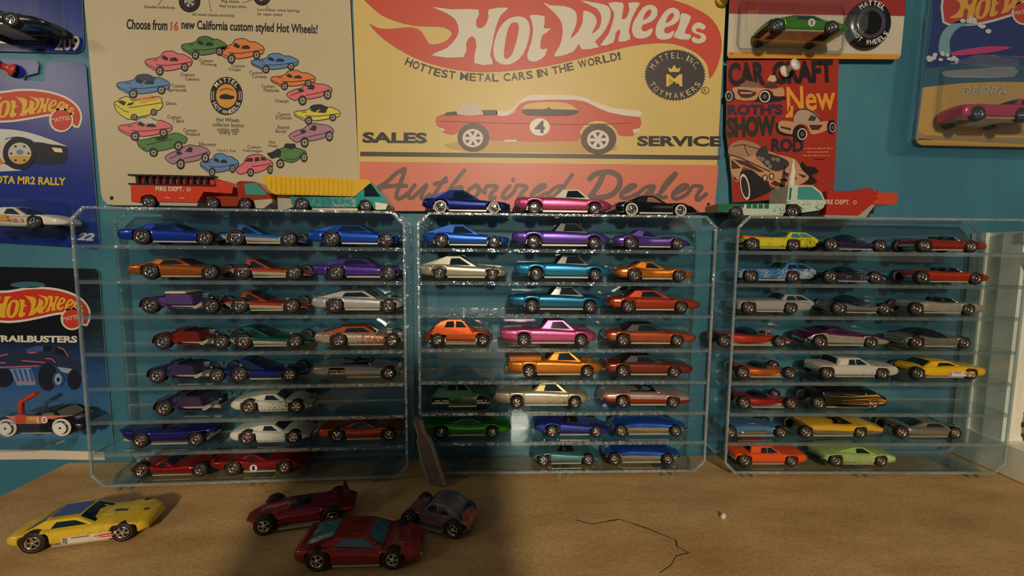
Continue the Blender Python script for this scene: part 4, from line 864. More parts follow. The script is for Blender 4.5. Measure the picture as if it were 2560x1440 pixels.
RACER = dict(body=[(.0, .50), (.08, .38), (.2, .28), (.33, .22), (.40, .1), (.55, .0), (.68, .04), (.86, .08), (.98, .22), (1, .36), (.93, .5), (.88, .38), (.82, .44), (.78, .6), (.45, .72), (.42, .62), (.34, .56), (.26, .7), (.18, .78), (.05, .64)],
 dark=[[(.24, .3), (.34, .25), (.4, .36), (.3, .42)], [(.45, .27), (.55, .07), (.62, .12), (.6, .3)]], lines=[[(.1, .55), (.3, .4)], [(.42, .55), (.75, .42), (.96, .28)]], wheels=[(.35, .78, .09, .21), (.9, .52, .085, .21)])
BUG = dict(body=[(.0, .76), (.06, .56), (.2, .42), (.26, .2), (.36, .06), (.5, .0), (.68, .02), (.84, .2), (.97, .32), (1, .5), (.95, .62), (.88, .56), (.82, .68), (.62, .82), (.5, .86), (.46, .7), (.36, .66), (.28, .84), (.1, .92)],
 dark=[[(.24, .32), (.32, .16), (.46, .18), (.44, .34)], [(.5, .33), (.52, .14), (.62, .12), (.64, .3)], [(.68, .28), (.67, .1), (.78, .16), (.84, .28)]], lines=[[(.42, .56), (.7, .5), (.96, .4)]], wheels=[(.39, .84, .088, .19), (.92, .70, .075, .21)])
RODP = dict(body=[(.24, .28), (.42, .14), (.46, .0), (.58, .0), (.66, .12), (.82, .2), (.94, .28), (.98, .4), (.85, .34), (.82, .6), (.62, .78), (.42, .68), (.28, .55)], dark=[[(.43, .14), (.47, -.02), (.7, -.02), (.72, .14), (.6, .22)], [(.0, .38), (.12, .34), (.28, .18), (.36, .3), (.34, .5), (.12, .62), (.04, .5)]], lines=[[(.45, .6), (.65, .66), (.84, .5)]], wheels=[(.33, .82, .10, .19), (.92, .56, .085, .2)])
PK, BL, GR, OG, YL, VI = (222, 112, 120), (92, 136, 186), (84, 128, 72), (222, 128, 62), (216, 204, 72), (172, 126, 142)
def pcar(S, t, box, col, roof=None):
    x0, x1, y0, y1 = box; f = lambda P: [(x0+(x1-x0)*a, y0+(y1-y0)*c) for a, c in P]
    S.begin(); bd = f(t['body']); S.poly(smooth(bd, 2), col, 2); S.stroke(smooth(bd, 2)+[bd[0]], .9, (46, 34, 36), 3, 0)
    for q in t.get('boards', []): S.poly(f(q), (226, 150, 80), 3)
    if roof: S.poly(f([(.34, .2), (.38, .05), (.47, -.01), (.60, -.01), (.74, .14), (.70, .33), (.55, .24), (.49, .3)]), roof, 3)
    for q in t['dark']: S.poly(f(q), (36, 34, 36), 4)
    for q in t['lines']: S.stroke(f(q), .8, (70, 40, 44), 4, 2)
    for (a, c, rx, ry) in t['wheels']:
        cx, cy = x0+(x1-x0)*a, y0+(y1-y0)*c; rx *= x1-x0; ry *= y1-y0
        S.poly(ell(cx, cy, rx, ry), (34, 28, 28), 5); S.poly(ell(cx+.5, cy, rx*.62, ry*.62), (176, 168, 150), 6); S.stroke([(cx-rx*.4, cy), (cx+rx*.5, cy)], .8, (50, 44, 42), 7, 0); S.stroke([(cx, cy-ry*.5), (cx, cy+ry*.5)], .8, (50, 44, 42), 7, 0)
    S.end('printed_car')
for (t, box, col, roof) in ((COUPE, (362, 480, 128, 189), PK, None), (COUPE, (453, 566, 91, 149), GR, (70, 110, 60)), (COUPE, (541, 660, 97, 159), OG, None), (COUPE, (627, 746, 134, 183), BL, None), (COUPE, (676, 788, 176, 225), OG, None),
  (RACER, (716, 830, 207, 264), PK, None), (COUPE, (735, 850, 262, 311), YL, (34, 32, 36)), (RACER, (722, 834, 308, 370), VI, None), (RODP, (667, 768, 360, 420), GR, None), (BUG, (590, 682, 386, 440), PK, None), (COUPE, (500, 596, 384, 442), BL, None),
  (RACER, (412, 524, 362, 424), VI, None), (OPENC, (342, 468, 333, 391), GR, None), (COUPE, (295, 430, 294, 352), PK, (196, 190, 160)), (CABF, (285, 407, 238, 300), YL, None), (COUPE, (291, 424, 186, 246), BL, (60, 66, 84))):
    pcar(s1, t, box, col, roof)
s1.begin(); s1.poly(ell(279, 495, 4.6, 5), (14, 14, 16), 1); s1.end('nail_hole')
# ---------------------------------------------------------------- yellow tin sign
z3 = Z(860, 0, .3889)
YEL = mat((216, 188, 112), .42, name='yellow_tin', noise=.10, scale=18)
s2 = Sign('tin_sign', 'yellow tin dealer sign with a red flame logo and a red race car', 'sign',
  [(879, -110), (1822, -110), (1815, 0), (1787, 515), (1778, 527), (1765, 531), (912, 527), (902, 518), (899, 505)], .0050, .0009, YEL, mat((210, 200, 170), .4, name='sign_edge'))
RED, GREY = (204, 74, 52), (70, 60, 54)
s2.begin(); s2.poly([(899, 404), (1796, 413), (1787, 515), (1778, 527), (1765, 531), (912, 527), (902, 518), (899.5, 505)], (222, 122, 96), 1); s2.end('salmon_band')
s2.begin(); s2.poly(z3([(104, 975), (2418, 1000), (2416, 1028), (104, 1004)]), (74, 64, 54), 1); s2.end('dark_band')
logo(s2, z3, RED, (218, 210, 190))
s2.begin(); s2.path_text('HOTTEST METAL CARS IN THE WORLD!', polyfn(z3([(385, 412), (480, 452), (600, 490), (740, 512), (900, 523), (1050, 520), (1200, 505), (1350, 478), (1500, 443), (1640, 412), (1785, 380)])), 19.5, (46, 40, 40), 3, .015, .86); s2.end('lettering')
s2.begin(); s2.text('SALES', *z3([(118, 918)])[0], *z3([(534, 922)])[0], 27, (46, 40, 40), 2, .045); s2.end('lettering')
s2.begin(); s2.text('SERVICE', *z3([(1885, 940)])[0], *z3([(2424, 942)])[0], 26, (46, 40, 40), 2, .045); s2.end('lettering')
cx, cy = z3([(2128, 483)])[0]; pts = []
for k in range(120): a = 2*math.pi*k/120; q = 1.0 if k % 2 else .945; pts.append((cx+77*q*math.cos(a), cy+65*q*math.sin(a)))
s2.begin(); s2.poly(pts, (62, 52, 54), 1); s2.end('round_seal')
s2.begin(); s2.path_text('MATTEL. INC.', arc(cx, cy, 54, 42, 196, 340), 15, (216, 196, 140), 2, .0, .62); s2.path_text('TOYMAKERS', arc(cx, cy, 70, 58, 160, 20), 14, (216, 196, 140), 2, .0, .62); s2.end('lettering')
s2.begin(); s2.text('M', cx-22, cy+28, cx+18, cy+28, 30, (222, 190, 90), 2, .015); s2.poly([(cx-14, cy-8), (cx-18, cy-20), (cx-9, cy-15), (cx-2, cy-26), (cx+5, cy-15), (cx+14, cy-20), (cx+10, cy-8)], (222, 190, 90), 2); s2.end('crowned_letter')
cx, cy = z3([(2322, 582)])[0]
s2.begin(); s2.poly(ell(cx, cy, 10.5, 9.5), (62, 52, 50), 1); s2.poly(ell(cx, cy, 8.6, 7.6), (226, 188, 92), 2); s2.text('R', cx-4, cy+5, cx+4, cy+5, 10, (62, 52, 50), 3); s2.end('registered_mark')
s2.begin(); s2.poly(smooth(z3([(640, 930), (900, 900), (1500, 900), (1760, 940), (1640, 985), (1200, 975), (800, 975)]), 2), (196, 156, 78), 1)
s2.poly(smooth(z3([(590, 765), (620, 738), (720, 735), (1060, 740), (1110, 690), (1180, 640), (1300, 628), (1500, 636), (1600, 668), (1720, 708), (1880, 728), (1905, 760), (1912, 800), (1890, 830), (1860, 872), (1770, 870), (1750, 835), (1700, 790), (1620, 775), (1550, 800), (1515, 850), (1490, 907), (960, 902), (940, 870), (900, 812), (830, 788), (760, 810), (720, 862), (660, 860), (620, 835), (593, 800)]), 2), (206, 84, 58), 2)
s2.poly(smooth(z3([(985, 712), (1060, 712), (1120, 662), (1180, 616), (1290, 608), (1500, 616), (1600, 650), (1750, 698), (1900, 712), (1897, 752), (1700, 722), (1580, 667), (1480, 642), (1180, 648), (1110, 692), (1055, 742), (985, 742)]), 2), (226, 214, 196), 3)
s2.poly(z3([(635, 742), (660, 722), (760, 712), (985, 706), (985, 742)]), (60, 46, 40), 3)
s2.poly(smooth(z3([(730, 738), (742, 688), (780, 664), (850, 668), (868, 700), (895, 738)]), 2), (206, 188, 178), 4)
s2.poly(smooth(z3([(1148, 700), (1180, 668), (1290, 655), (1420, 660), (1480, 688), (1505, 722), (1440, 742), (1180, 740)]), 2), (222, 178, 100), 4)
s2.poly(smooth(z3([(1148, 702), (1240, 702), (1300, 700), (1320, 685), (1335, 702), (1490, 706), (1505, 722), (1440, 742), (1180, 740)]), 2), (66, 44, 38), 5)
for q in ([(588, 812), (650, 832), (640, 846), (592, 826)], [(1855, 832), (1908, 822), (1896, 850), (1862, 860)], [(1030, 898), (1110, 898), (1108, 914), (1034, 914)]): s2.poly(z3(q), (220, 205, 180), 4)
s2.stroke(z3([(620, 778), (1000, 790), (1500, 800), (1850, 790)]), .8, (150, 54, 40), 4, 2)
for (x, y, rx, ry, h) in ((832, 882, 103, 92, 66), (1637, 892, 114, 98, 70)):
    s2.poly(ell(*z3([(x, y)])[0], rx*.3889, ry*.3889, 28), (88, 62, 52), 5); s2.poly(ell(*z3([(x-4, y+6)])[0], h*.42, h*.37, 28), (130, 74, 58), 6); s2.poly(ell(*z3([(x-4, y+6)])[0], h*.3889, h*.345, 28), (222, 214, 206), 7)
    for k in range(6):
        a = math.pi/3*k+.5; q = [(x-4+h*.78*math.cos(a-.28), y+6+h*.7*math.sin(a-.28)), (x-4+h*.78*math.cos(a+.28), y+6+h*.7*math.sin(a+.28)), (x-4+h*.3*math.cos(a), y+6+h*.27*math.sin(a))]; s2.poly(z3(q), (70, 58, 52), 8)
c4 = z3([(1258, 817)])[0]; s2.poly(ell(*c4, 25.5, 22), (238, 226, 206), 5); s2.text('4', c4[0]-12, c4[1]+15, c4[0]+13, c4[1]+15, 31, (62, 46, 42), 6, .03)
s2.end('printed_race_car')
za, zd = Z(930, 400, .1875), Z(1350, 400, .1875); SC = (112, 88, 78)
for z, w, st in ((za, 5.2, [[(90, 360), (200, 290), (320, 180), (430, 118)], [(436, 120), (410, 220), (370, 330), (330, 440), (330, 510), (400, 500), (480, 440)], [(90, 372), (250, 345), (455, 342)]]), (za, 5, [[(570, 335), (500, 430), (490, 490), (535, 505), (620, 430), (735, 325), (680, 430), (655, 505), (700, 515), (770, 460)]]),
  (za, 5, [[(985, 240), (925, 310), (850, 430), (800, 500), (850, 515)], [(835, 320), (990, 282)]]), (za, 5, [[(1235, 135), (1130, 260), (1030, 400), (960, 510)], [(1020, 480), (1110, 385), (1195, 362), (1180, 450), (1165, 520), (1220, 500)]]), (za, 5, [[(1385, 335), (1290, 400), (1270, 480), (1330, 515), (1410, 450), (1430, 375), (1385, 335), (1440, 400), (1500, 420)]]),
  (za, 5, [[(1500, 440), (1530, 350), (1640, 350), (1665, 370), (1590, 450), (1575, 515), (1640, 500)]]), (za, 5, [[(1835, 345), (1770, 420), (1740, 495), (1800, 505), (1870, 450)], [(1880, 262), (1882, 268)]]), (za, 5, [[(1890, 430), (1930, 345), (1990, 340), (2065, 362), (1990, 450), (1955, 515), (2030, 500)]]), (za, 5, [[(2130, 460), (2290, 365), (2305, 335), (2230, 345), (2140, 440), (2130, 495), (2200, 505), (2320, 440)]]),
  (zd, 5, [[(290, 345), (200, 370), (110, 450), (105, 495), (180, 485), (300, 370), (430, 195)], [(425, 200), (330, 340), (250, 480), (300, 490)]]), (zd, 7, [[(665, 250), (720, 200), (810, 168), (930, 160), (1030, 200), (1068, 280), (1040, 380), (950, 465), (830, 500), (700, 505)], [(840, 200), (780, 330), (700, 450), (660, 515)]]), (zd, 5, [[(1090, 450), (1255, 365), (1265, 335), (1190, 345), (1090, 440), (1090, 500), (1170, 505), (1290, 450)]]),
  (zd, 5, [[(1490, 345), (1400, 370), (1310, 450), (1310, 500), (1400, 475), (1525, 335), (1490, 440), (1485, 495), (1570, 470)]]), (zd, 5, [[(1590, 460), (1700, 330), (1800, 210), (1800, 180), (1690, 290), (1605, 430), (1590, 500), (1680, 495)]]), (zd, 5, [[(1790, 455), (1950, 370), (1960, 338), (1880, 345), (1780, 440), (1780, 505), (1850, 512), (1970, 450)]]), (zd, 5, [[(1960, 460), (2030, 360), (2065, 345), (2160, 362), (2110, 440), (2085, 515), (2120, 530), (2215, 455)]])):
    s2.begin()
    for i, q in enumerate(st): s2.stroke(z(q), w, SC, 2+.7*i, 4)
    s2.end('script_letter')
s2.begin(); s2.poly(ell(1771, 510.5, 3.8, 4), (30, 26, 26), 3); s2.end('nail_hole')
# ---------------------------------------------------------------- magazine cover
z7, z8 = Z(1800, 140, .1389), Z(1800, 320, .1389)
MAG = mat((166, 50, 34), .30, name='glossy_red_cover', noise=.10, scale=20)
s3 = Sign('magazine_cover', 'red hot rod magazine cover with three striped show cars', 'magazine', [(1818, 151), (2097, 149), (2093, 300), (2084, 490), (1832, 506), (1829, 440), (1816, 330)], .006, .0008, MAG, mat((214, 200, 180), .6, name='paper_edge'))
BK = (26, 20, 22)
s3.begin(); s3.text('CAR', 1822, 217, 1914, 213, 60, BK, 2, .05); s3.end('lettering'); s3.begin(); s3.text('CRAFT', 1932, 212, 2084, 206, 58, BK, 2, .05); s3.end('lettering')
s3.begin(); s3.text('New', 1968, 279, 2090, 274, 62, (226, 150, 52), 2, .02); s3.poly(z7([(1235, 900), (1320, 900), (1310, 1100), (1180, 1115), (1180, 1055), (1225, 1040)]), (226, 150, 52), 2); s3.end('lettering')
s3.begin(); s3.text("ROTH'S", 1819, 288, 1957, 287, 27, (52, 34, 66), 2, .05); s3.end('lettering'); s3.begin(); s3.text('SHOW', 1818, 345, 1941, 340, 52, (40, 42, 28), 2, .06); s3.end('lettering'); s3.begin(); s3.text('ROD', 1928, 379, 2009, 381, 34, (46, 30, 48), 2, .05); s3.end('lettering')
s3.begin()
for (x0, x1, y) in ((2011, 2082, 371), (2018, 2071, 380), (2007, 2077, 389)):
    x = x0
    while x < x1-3: q = random.uniform(3, 11); s3.stroke([(x, y), (min(x+q, x1), y)], 1.1, (226, 150, 110), 2, 0); x += q+2.5
s3.stroke([(2034, 398), (2062, 398)], 1.1, (60, 24, 22), 2, 0); s3.end('caption_lines')
TAN, BRN, WHT = (196, 146, 108), (74, 40, 30), (224, 206, 184)
s3.begin(); s3.poly(smooth(z7([(100, 740), (300, 790), (900, 840), (1200, 770), (1100, 720), (600, 720)]), 2), BK, 1); s3.poly(smooth(z7([(240, 570), (420, 555), (760, 570), (960, 600), (1120, 560), (1160, 660), (1140, 722), (980, 722), (950, 650), (860, 600), (740, 620), (690, 700), (620, 800), (290, 780), (230, 640)]), 2), TAN, 2)
s3.poly(smooth(z7([(350, 552), (420, 482), (560, 455), (680, 490), (745, 562)]), 2), (128, 98, 84), 3); s3.poly(smooth(z7([(320, 600), (660, 650), (560, 745), (380, 745)]), 2), BRN, 3); s3.poly(z7([(360, 645), (600, 655), (560, 685), (370, 680)]), TAN, 4)
s3.poly(z7([(845, 440), (900, 345), (990, 350), (1025, 440), (960, 470)]), (206, 176, 140), 4); s3.poly(z7([(790, 560), (850, 480), (1000, 480), (1040, 560)]), (70, 52, 44), 4)
for (x, y, rx, ry) in ((805, 730, 100, 108), (160, 720, 66, 90)): s3.poly(ell(*z7([(x+22, y)])[0], rx*.1389*1.25, ry*.1389*1.15), BK, 4); s3.poly(ell(*z7([(x, y)])[0], rx*.1389, ry*.1389), WHT, 5); s3.poly(ell(*z7([(x, y)])[0], rx*.108, ry*.112), BK, 6); s3.poly(ell(*z7([(x, y)])[0], rx*.05, ry*.05), (110, 90, 74), 7)
s3.end('printed_show_car')
s3.begin(); s3.poly(smooth(z7([(1000, 1260), (1050, 1200), (1350, 1330), (1300, 1450), (1050, 1400)]), 2), BK, 1); s3.poly(smooth(z7([(1060, 1190), (1200, 1165), (1450, 1205), (1700, 1195), (1985, 1175), (1930, 1330), (1700, 1410), (1620, 1380), (1560, 1250), (1420, 1230), (1330, 1300), (1300, 1410), (1070, 1345)]), 2), TAN, 2)
s3.poly(smooth(z7([(1325, 1190), (1400, 990), (1550, 945), (1700, 1010), (1815, 1140), (1700, 1200)]), 2), (178, 152, 132), 3); s3.stroke(z7([(1350, 1010), (1420, 965), (1560, 960), (1680, 1020), (1820, 1150)]), 1.4, (52, 38, 34), 4); s3.poly(z7([(1640, 1060), (1740, 1100), (1700, 1170), (1580, 1160)]), (66, 50, 44), 4)
s3.poly(z7([(1600, 1240), (1850, 1240), (1780, 1330), (1650, 1330)]), BRN, 3)
for q in ([(1090, 1260), (1280, 1300), (1270, 1340), (1095, 1295)],): s3.poly(z7(q), BRN, 3)
for (x, y, rx, ry, bx) in ((1482, 1405, 88, 105, 1440), (2028, 1285, 55, 88, 2010)): s3.poly(ell(*z7([(bx, y-10)])[0], rx*.1389*1.5, ry*.1389*1.5), BK, 4); s3.poly(ell(*z7([(x, y)])[0], rx*.1389, ry*.1389), WHT, 5); s3.poly(ell(*z7([(x, y)])[0], rx*.11, ry*.115), BK, 6); s3.poly(ell(*z7([(x, y)])[0], rx*.05, ry*.05), (100, 84, 74), 7)
s3.end('printed_show_car')
s3.begin(); s3.poly(smooth(z8([(1480, 600), (1560, 690), (1700, 700), (1780, 800), (1650, 850), (1750, 950), (1680, 1010), (1500, 1000), (1400, 900), (1400, 760)]), 2), BK, 1)
s3.poly(smooth(z8([(205, 460), (320, 520), (560, 500), (860, 420), (1040, 480), (1350, 560), (1480, 760), (1600, 870), (1560, 950), (1450, 1010), (1200, 1100), (1000, 1070), (890, 1020), (880, 950), (760, 990), (720, 900), (620, 780), (480, 720), (400, 720), (350, 960), (235, 920), (180, 660)]), 2), TAN, 2)
s3.poly(smooth(z8([(150, 380), (230, 270), (400, 215), (600, 260), (740, 350), (650, 470), (400, 540), (170, 480)]), 2), (166, 126, 92), 3)
for q in ([(200, 560), (380, 720), (210, 740)], [(240, 560), (480, 600), (800, 790), (700, 790), (350, 640)], [(910, 1000), (980, 940), (1190, 1060), (1000, 1050)], [(1050, 920), (1330, 900), (1250, 990)], [(1130, 780), (1330, 850), (1400, 930), (1200, 880)], [(1400, 820), (1560, 860), (1500, 900)], [(240, 850), (340, 960), (250, 930)]): s3.poly(z8(q), BRN, 3)
s3.stroke(z8([(190, 480), (420, 560), (700, 690), (900, 780)]), 1.4, BRN, 4); s3.stroke(z8([(230, 330), (420, 300), (560, 340), (720, 380)]), 1.1, BRN, 4); s3.stroke(z8([(430, 290), (470, 400), (520, 500)]), 1.1, BRN, 4)
s3.poly(smooth(z8([(640, 480), (750, 335), (840, 330), (870, 450), (1050, 500), (1230, 600), (1220, 700), (1050, 780), (900, 740), (760, 620)]), 2), (60, 50, 52), 4)
for (x, y, r) in ((760, 560, 40), (850, 620, 45), (960, 560, 36), (1040, 570, 40), (900, 690, 38), (700, 540, 36)): s3.poly(ell(*z8([(x, y)])[0], r*.1389), (128, 112, 104), 5)
s3.poly(smooth(z8([(400, 760), (560, 760), (700, 860), (860, 960), (900, 1080), (1000, 1100), (560, 1300), (440, 1240), (350, 1000), (360, 850)]), 2), BK, 4); s3.poly(ell(*z8([(450, 1060)])[0], 11.5, 33, 26, -.18), WHT, 5); s3.poly(ell(*z8([(448, 1062)])[0], 8.6, 27, 26, -.18), (44, 30, 28), 6)
for (x, y) in ((810, 900), (930, 870)): s3.poly(ell(*z8([(x, y)])[0], 7, 9), (74, 52, 36), 5); s3.poly(ell(*z8([(x, y)])[0], 4, 6), (206, 180, 140), 6)
s3.end('printed_show_car')
# ---------------------------------------------------------------- carded toys
def blister(S, rect, depth, name='blister', ins=.12):
    x0, y0, x1, y1 = rect; b = MB()
    q0 = [S.pt(x0, y0, 1), S.pt(x1, y0, 1), S.pt(x1, y1, 1), S.pt(x0, y1, 1)]
    W, H = q0[1][0]-q0[0][0], q0[0][2]-q0[3][2]
    def ring(i, dy): 
        a, c, d, e = q0[0][0]+i, q0[1][0]-i, q0[3][2]+i, q0[0][2]-i; r = .003
        return [(a+r, q0[0][1]-dy, d), (c-r, q0[0][1]-dy, d), (c, q0[0][1]-dy, d+r), (c, q0[0][1]-dy, e-r), (c-r, q0[0][1]-dy, e), (a+r, q0[0][1]-dy, e), (a, q0[0][1]-dy, e-r), (a, q0[0][1]-dy, d+r)]
    rs = [ring(-.003, .0002), ring(-.003, .0006), ring(0, .0007), ring(.0015, depth-.002), ring(.0035, depth)]
    b.rings(rs, None, False, False); b.add(rs[-1], [tuple(range(8))]); return b.build(name, BLISTER, S.root)
def wall_car(px0, px1, pyb, xr, xf, spec, label, w=.0132, off=.004, wr=(.0058, .0056), name='toy_car'):
    yn = YW-off-2*w; A, B = on_y(px0, pyb, yn), on_y(px1, pyb, yn); L = B.x-A.x
    r = empty(name, ((A.x+B.x)/2, yn+w, (A.z+B.z)/2)); tag(r, label, 'toy car')
    assemble(name, spec, L, (on_y(xr, pyb, yn).x-A.x, on_y(xf, pyb, yn).x-A.x), wr, w, r); return r
NAVY = mat((20, 44, 132), .30, name='blue_card', noise=.06, scale=30)
PALE = mat((214, 206, 190), .5, name='card_edge')
sA = Sign('carded_pack', 'dark blue carded pack numbered 209 above the other blue pack', 'carded toy', [(-170, -170), (201, -170), (205, 0), (209, 112), (204, 126), (190, 132), (-170, 124)], .0012, .0007, NAVY, PALE, 'carded packs on the wall')
sA.begin(); sA.text('209', 137, 126, 198, 128, 38, (206, 198, 180), 2, .03); sA.end('lettering'); sA.begin(); sA.text('COLLECTOR NO.', 45, 121, 120, 123, 8, (150, 150, 160), 2, .01); sA.end('lettering')
blister(sA, (-120, -60, 150, 96), .030)
wall_car(-130, 112, 66, -85, 28, S('wedge', enamel((16, 16, 20)), style='none', ext=[]), 'black toy car sealed in the pack numbered 209', off=.003)
sB = Sign('carded_pack', 'blue carded pack with yellow rally lettering and a white car', 'carded toy', [(-170, 143), (88, 150), (96, 160), (93, 182), (62, 190), (58, 201), (112, 204), (116, 160), (124, 153), (203, 155), (214, 167), (234, 420), (249, 612), (240, 622), (160, 616), (-170, 596)], .0012, .0007, NAVY, PALE, 'carded packs on the wall')
mpB = lambda P: [(38+(x-1278)*.141, 240+(y-15)*.142+(x-1278)*.010) for x, y in P]
logo(sB, mpB, (196, 56, 28), (222, 178, 52), (222, 212, 190), CARDFLAME)
def mattel(S, cx, cy, r):
    S.begin(); S.poly(ell(cx, cy, r+4.5), (222, 212, 190), 3); S.poly(ell(cx, cy, r), (200, 58, 32), 4); S.text('MATTEL', cx-r*.92, cy+6, cx+r*.92, cy-1, 10, (226, 190, 160), 5, .02); S.end('round_emblem')
mattel(sB, 153, 300, 26)
zB = Z(0, 320, .2222)
sB.begin(); sB.poly(smooth(zB([(-500, 20), (0, 10), (250, 35), (450, 88), (700, 182), (735, 215), (420, 170), (350, 130), (200, 95), (60, 120), (0, 160), (-500, 160)]), 2), (206, 206, 200), 1)
sB.poly(zB([(-500, 370), (0, 375), (120, 440), (250, 478), (0, 490), (-500, 480)]), (206, 202, 190), 1); sB.poly(smooth(zB([(400, 158), (580, 185), (740, 208), (748, 300), (722, 392), (400, 402), (370, 250)]), 2), (18, 20, 30), 2); sB.poly(zB([(-500, 160), (0, 160), (120, 110), (300, 440), (0, 375), (-500, 370)]), (206, 196, 176), 1)
sB.poly(zB([(-300, 330), (0, 330), (40, 400), (-60, 440), (-300, 440)]), (206, 130, 40), 2); sB.poly(zB([(580, 218), (692, 230), (706, 276), (616, 270)]), (232, 212, 170), 3); sB.poly(ell(*zB([(215, 285)])[0], 41, 41, 28), (22, 22, 26), 3); sB.poly(ell(*zB([(222, 285)])[0], 29, 27, 28), (196, 190, 178), 4); sB.poly(smooth(zB([(110, 320), (340, 320), (290, 390), (220, 405), (150, 385)]), 2), (206, 160, 70), 5)
for k in range(6): a = 1.047*k; sB.poly(ell(*zB([(222+98*math.cos(a), 285+90*math.sin(a))])[0], 3.2, 2.6, 8), (40, 36, 34), 6)
sB.poly(ell(*zB([(222, 270)])[0], 8, 6), (110, 130, 160), 6); sB.end('printed_sports_car')
sB.begin(); sB.text('TOYOTA MR2 RALLY', -62, 457, 164, 464, 20, (222, 188, 40), 2, .035); sB.end('lettering')
sB.begin(); sB.text('22', 192, 600, 236, 603, 20, (196, 200, 214), 2, .06, .3); sB.end('lettering')
blister(sB, (-120, 500, 178, 582), .032)
rB = wall_car(-80, 148, 571, -40, 86, S('corvette', enamel((222, 214, 200)), style='none', ext=[('stripe', .30, .44, .085, .15, enamel((214, 160, 40)))]), 'white rally toy car sealed in the blue pack', off=.003)
text_on(rB, 'NE-3', -.004, .0052, .012, .0030, .0136, ink((206, 84, 40))); text_on(rB, 'TOYOTA', -.006, .0090, .016, .0014, .0136, ink((206, 110, 60)), bold=0)
# trail pack: black to blue card
def gradmat():
    m, nt, b = _new('black_to_blue_card'); L = nt.links; tc = nt.nodes.new('ShaderNodeTexCoord'); sp = nt.nodes.new('ShaderNodeSeparateXYZ'); L.new(tc.outputs['Object'], sp.inputs[0])
    mr = nt.nodes.new('ShaderNodeMapRange'); mr.inputs['From Min'].default_value = 0.0; mr.inputs['From Max'].default_value = .155; L.new(sp.outputs['Z'], mr.inputs['Value'])
    r = nt.nodes.new('ShaderNodeValToRGB'); e = r.color_ramp.elements; e[0].position = 0; e[0].color = rgb((74, 128, 168)); e[1].position = .62; e[1].color = rgb((16, 15, 20)); q = e.new(.4); q.color = rgb((40, 76, 128))
    L.new(mr.outputs[0], r.inputs[0]); L.new(r.outputs[0], b.inputs['Base Color']); b.inputs['Roughness'].default_value = .3; return m
sC = Sign('carded_pack', 'black to blue carded pack with an off-road truck picture', 'carded toy', [(-170, 663), (240, 672), (247, 680), (262, 880), (282, 1098), (-170, 1096)], .0012, .0007, gradmat(), PALE, 'carded packs on the wall')
mpC = lambda P: [(60+(x-1278)*.1405, 737+(y-15)*.148+(x-1278)*.006) for x, y in P]
logo(sC, mpC, (200, 48, 26), (226, 176, 40), (220, 214, 204), CARDFLAME); mattel(sC, 180, 797, 24)
sC.begin(); sC.poly(ell(70, 712, 44, 8), (52, 100, 112), 1); sC.end('hang_hole'); sC.begin(); sC.text('TRAILBUSTERS', -19, 855, 193, 857, 17, (222, 212, 190), 2, .045); sC.end('lettering')
zC = Z(0, 850, .2153)
sC.begin(); sC.poly(smooth(zC([(-300, 180), (100, 150), (300, 110), (420, 65), (620, 60), (720, 90), (800, 190), (920, 250), (1000, 330), (900, 360), (830, 340), (640, 300), (520, 290), (300, 290), (0, 300), (-300, 300)]), 2), (34, 46, 72), 1)
for q in ([(300, 110), (420, 70), (500, 75), (500, 130), (310, 150)], [(640, 85), (700, 90), (790, 195), (640, 160)], [(500, 75), (600, 65), (590, 130), (510, 130)]): sC.poly(zC(q), (60, 84, 130) if q[0][0] == 300 else (14, 16, 26), 2)
for q in ([(0, 185), (90, 165)], [(330, 150), (420, 145)], [(0, 265), (60, 265)], [(260, 240), (520, 262)], [(0, 320), (450, 300)], [(680, 85), (740, 110), (790, 190)], [(230, 500), (410, 500)], [(530, 215), (600, 220), (640, 260)]): sC.stroke(zC(q), 1.3, (216, 96, 104), 3, 0)
sC.poly(zC([(110, 335), (360, 320), (420, 520), (200, 530)]), (116, 140, 176), 2)
for k in range(4): sC.poly(zC([(150+60*k, 340), (180+60*k, 338), (225+55*k, 480), (205+55*k, 482)]), (60, 84, 124), 3)
sC.poly(zC([(660, 310), (835, 335), (820, 395), (720, 370)]), (150, 164, 170), 3)
for (x, y, rx, ry) in ((550, 430, 110, 160), (860, 460, 80, 120), (40, 440, 110, 110)): sC.poly(ell(*zC([(x, y)])[0], rx*.2153, ry*.2153, 20), (24, 26, 40), 4)
sC.poly(ell(*zC([(675, 460)])[0], 15, 19), (40, 80, 130), 5); sC.poly(ell(*zC([(675, 455)])[0], 9, 14), (150, 160, 170), 6); sC.poly(ell(*zC([(675, 460)])[0], 4, 6), (24, 26, 34), 7); sC.end('printed_truck')
blister(sC, (-120, 998, 196, 1094), .034)
rC = wall_car(-30, 206, 1092, 21, 157, S('pickup', enamel((18, 17, 19)), style='white', glass=mat((120, 110, 80), .15, name='smoked_window'), ext=[('whitehub',)]), 'black off-road toy truck with white wheels sealed in the trail pack', w=.0140, off=.003, wr=(.0080, .0080))
Lc = .0001
b = MB(); b.tube([(-.014, -.010, .019), (-.013, -.010, .029), (.0005, -.010, .0365)], .0019, None, 8); b.build('roll_bar', enamel((206, 56, 30)), rC)
for (p, c) in (([(-.022, .0185), (.034, .0185), (.012, .0155), (.008, .0115), (-.016, .0115), (-.018, .0155)], (206, 120, 110)), ([(-.014, .0195), (-.006, .0195), (-.006, .0115), (-.014, .0115)], (206, 70, 30)), ([(-.004, .0175), (.003, .0175), (.003, .0145), (-.004, .0145)], (226, 180, 40))):
    decal(rC, p, .0146+.0001*(c[1] != 120)+.0001*(c[1] == 180), ink(c), 'side_sticker')
text_on(rC, '10', .0035, .0120, .0085, .0058, .0150, ink((232, 222, 200)), bold=.02)
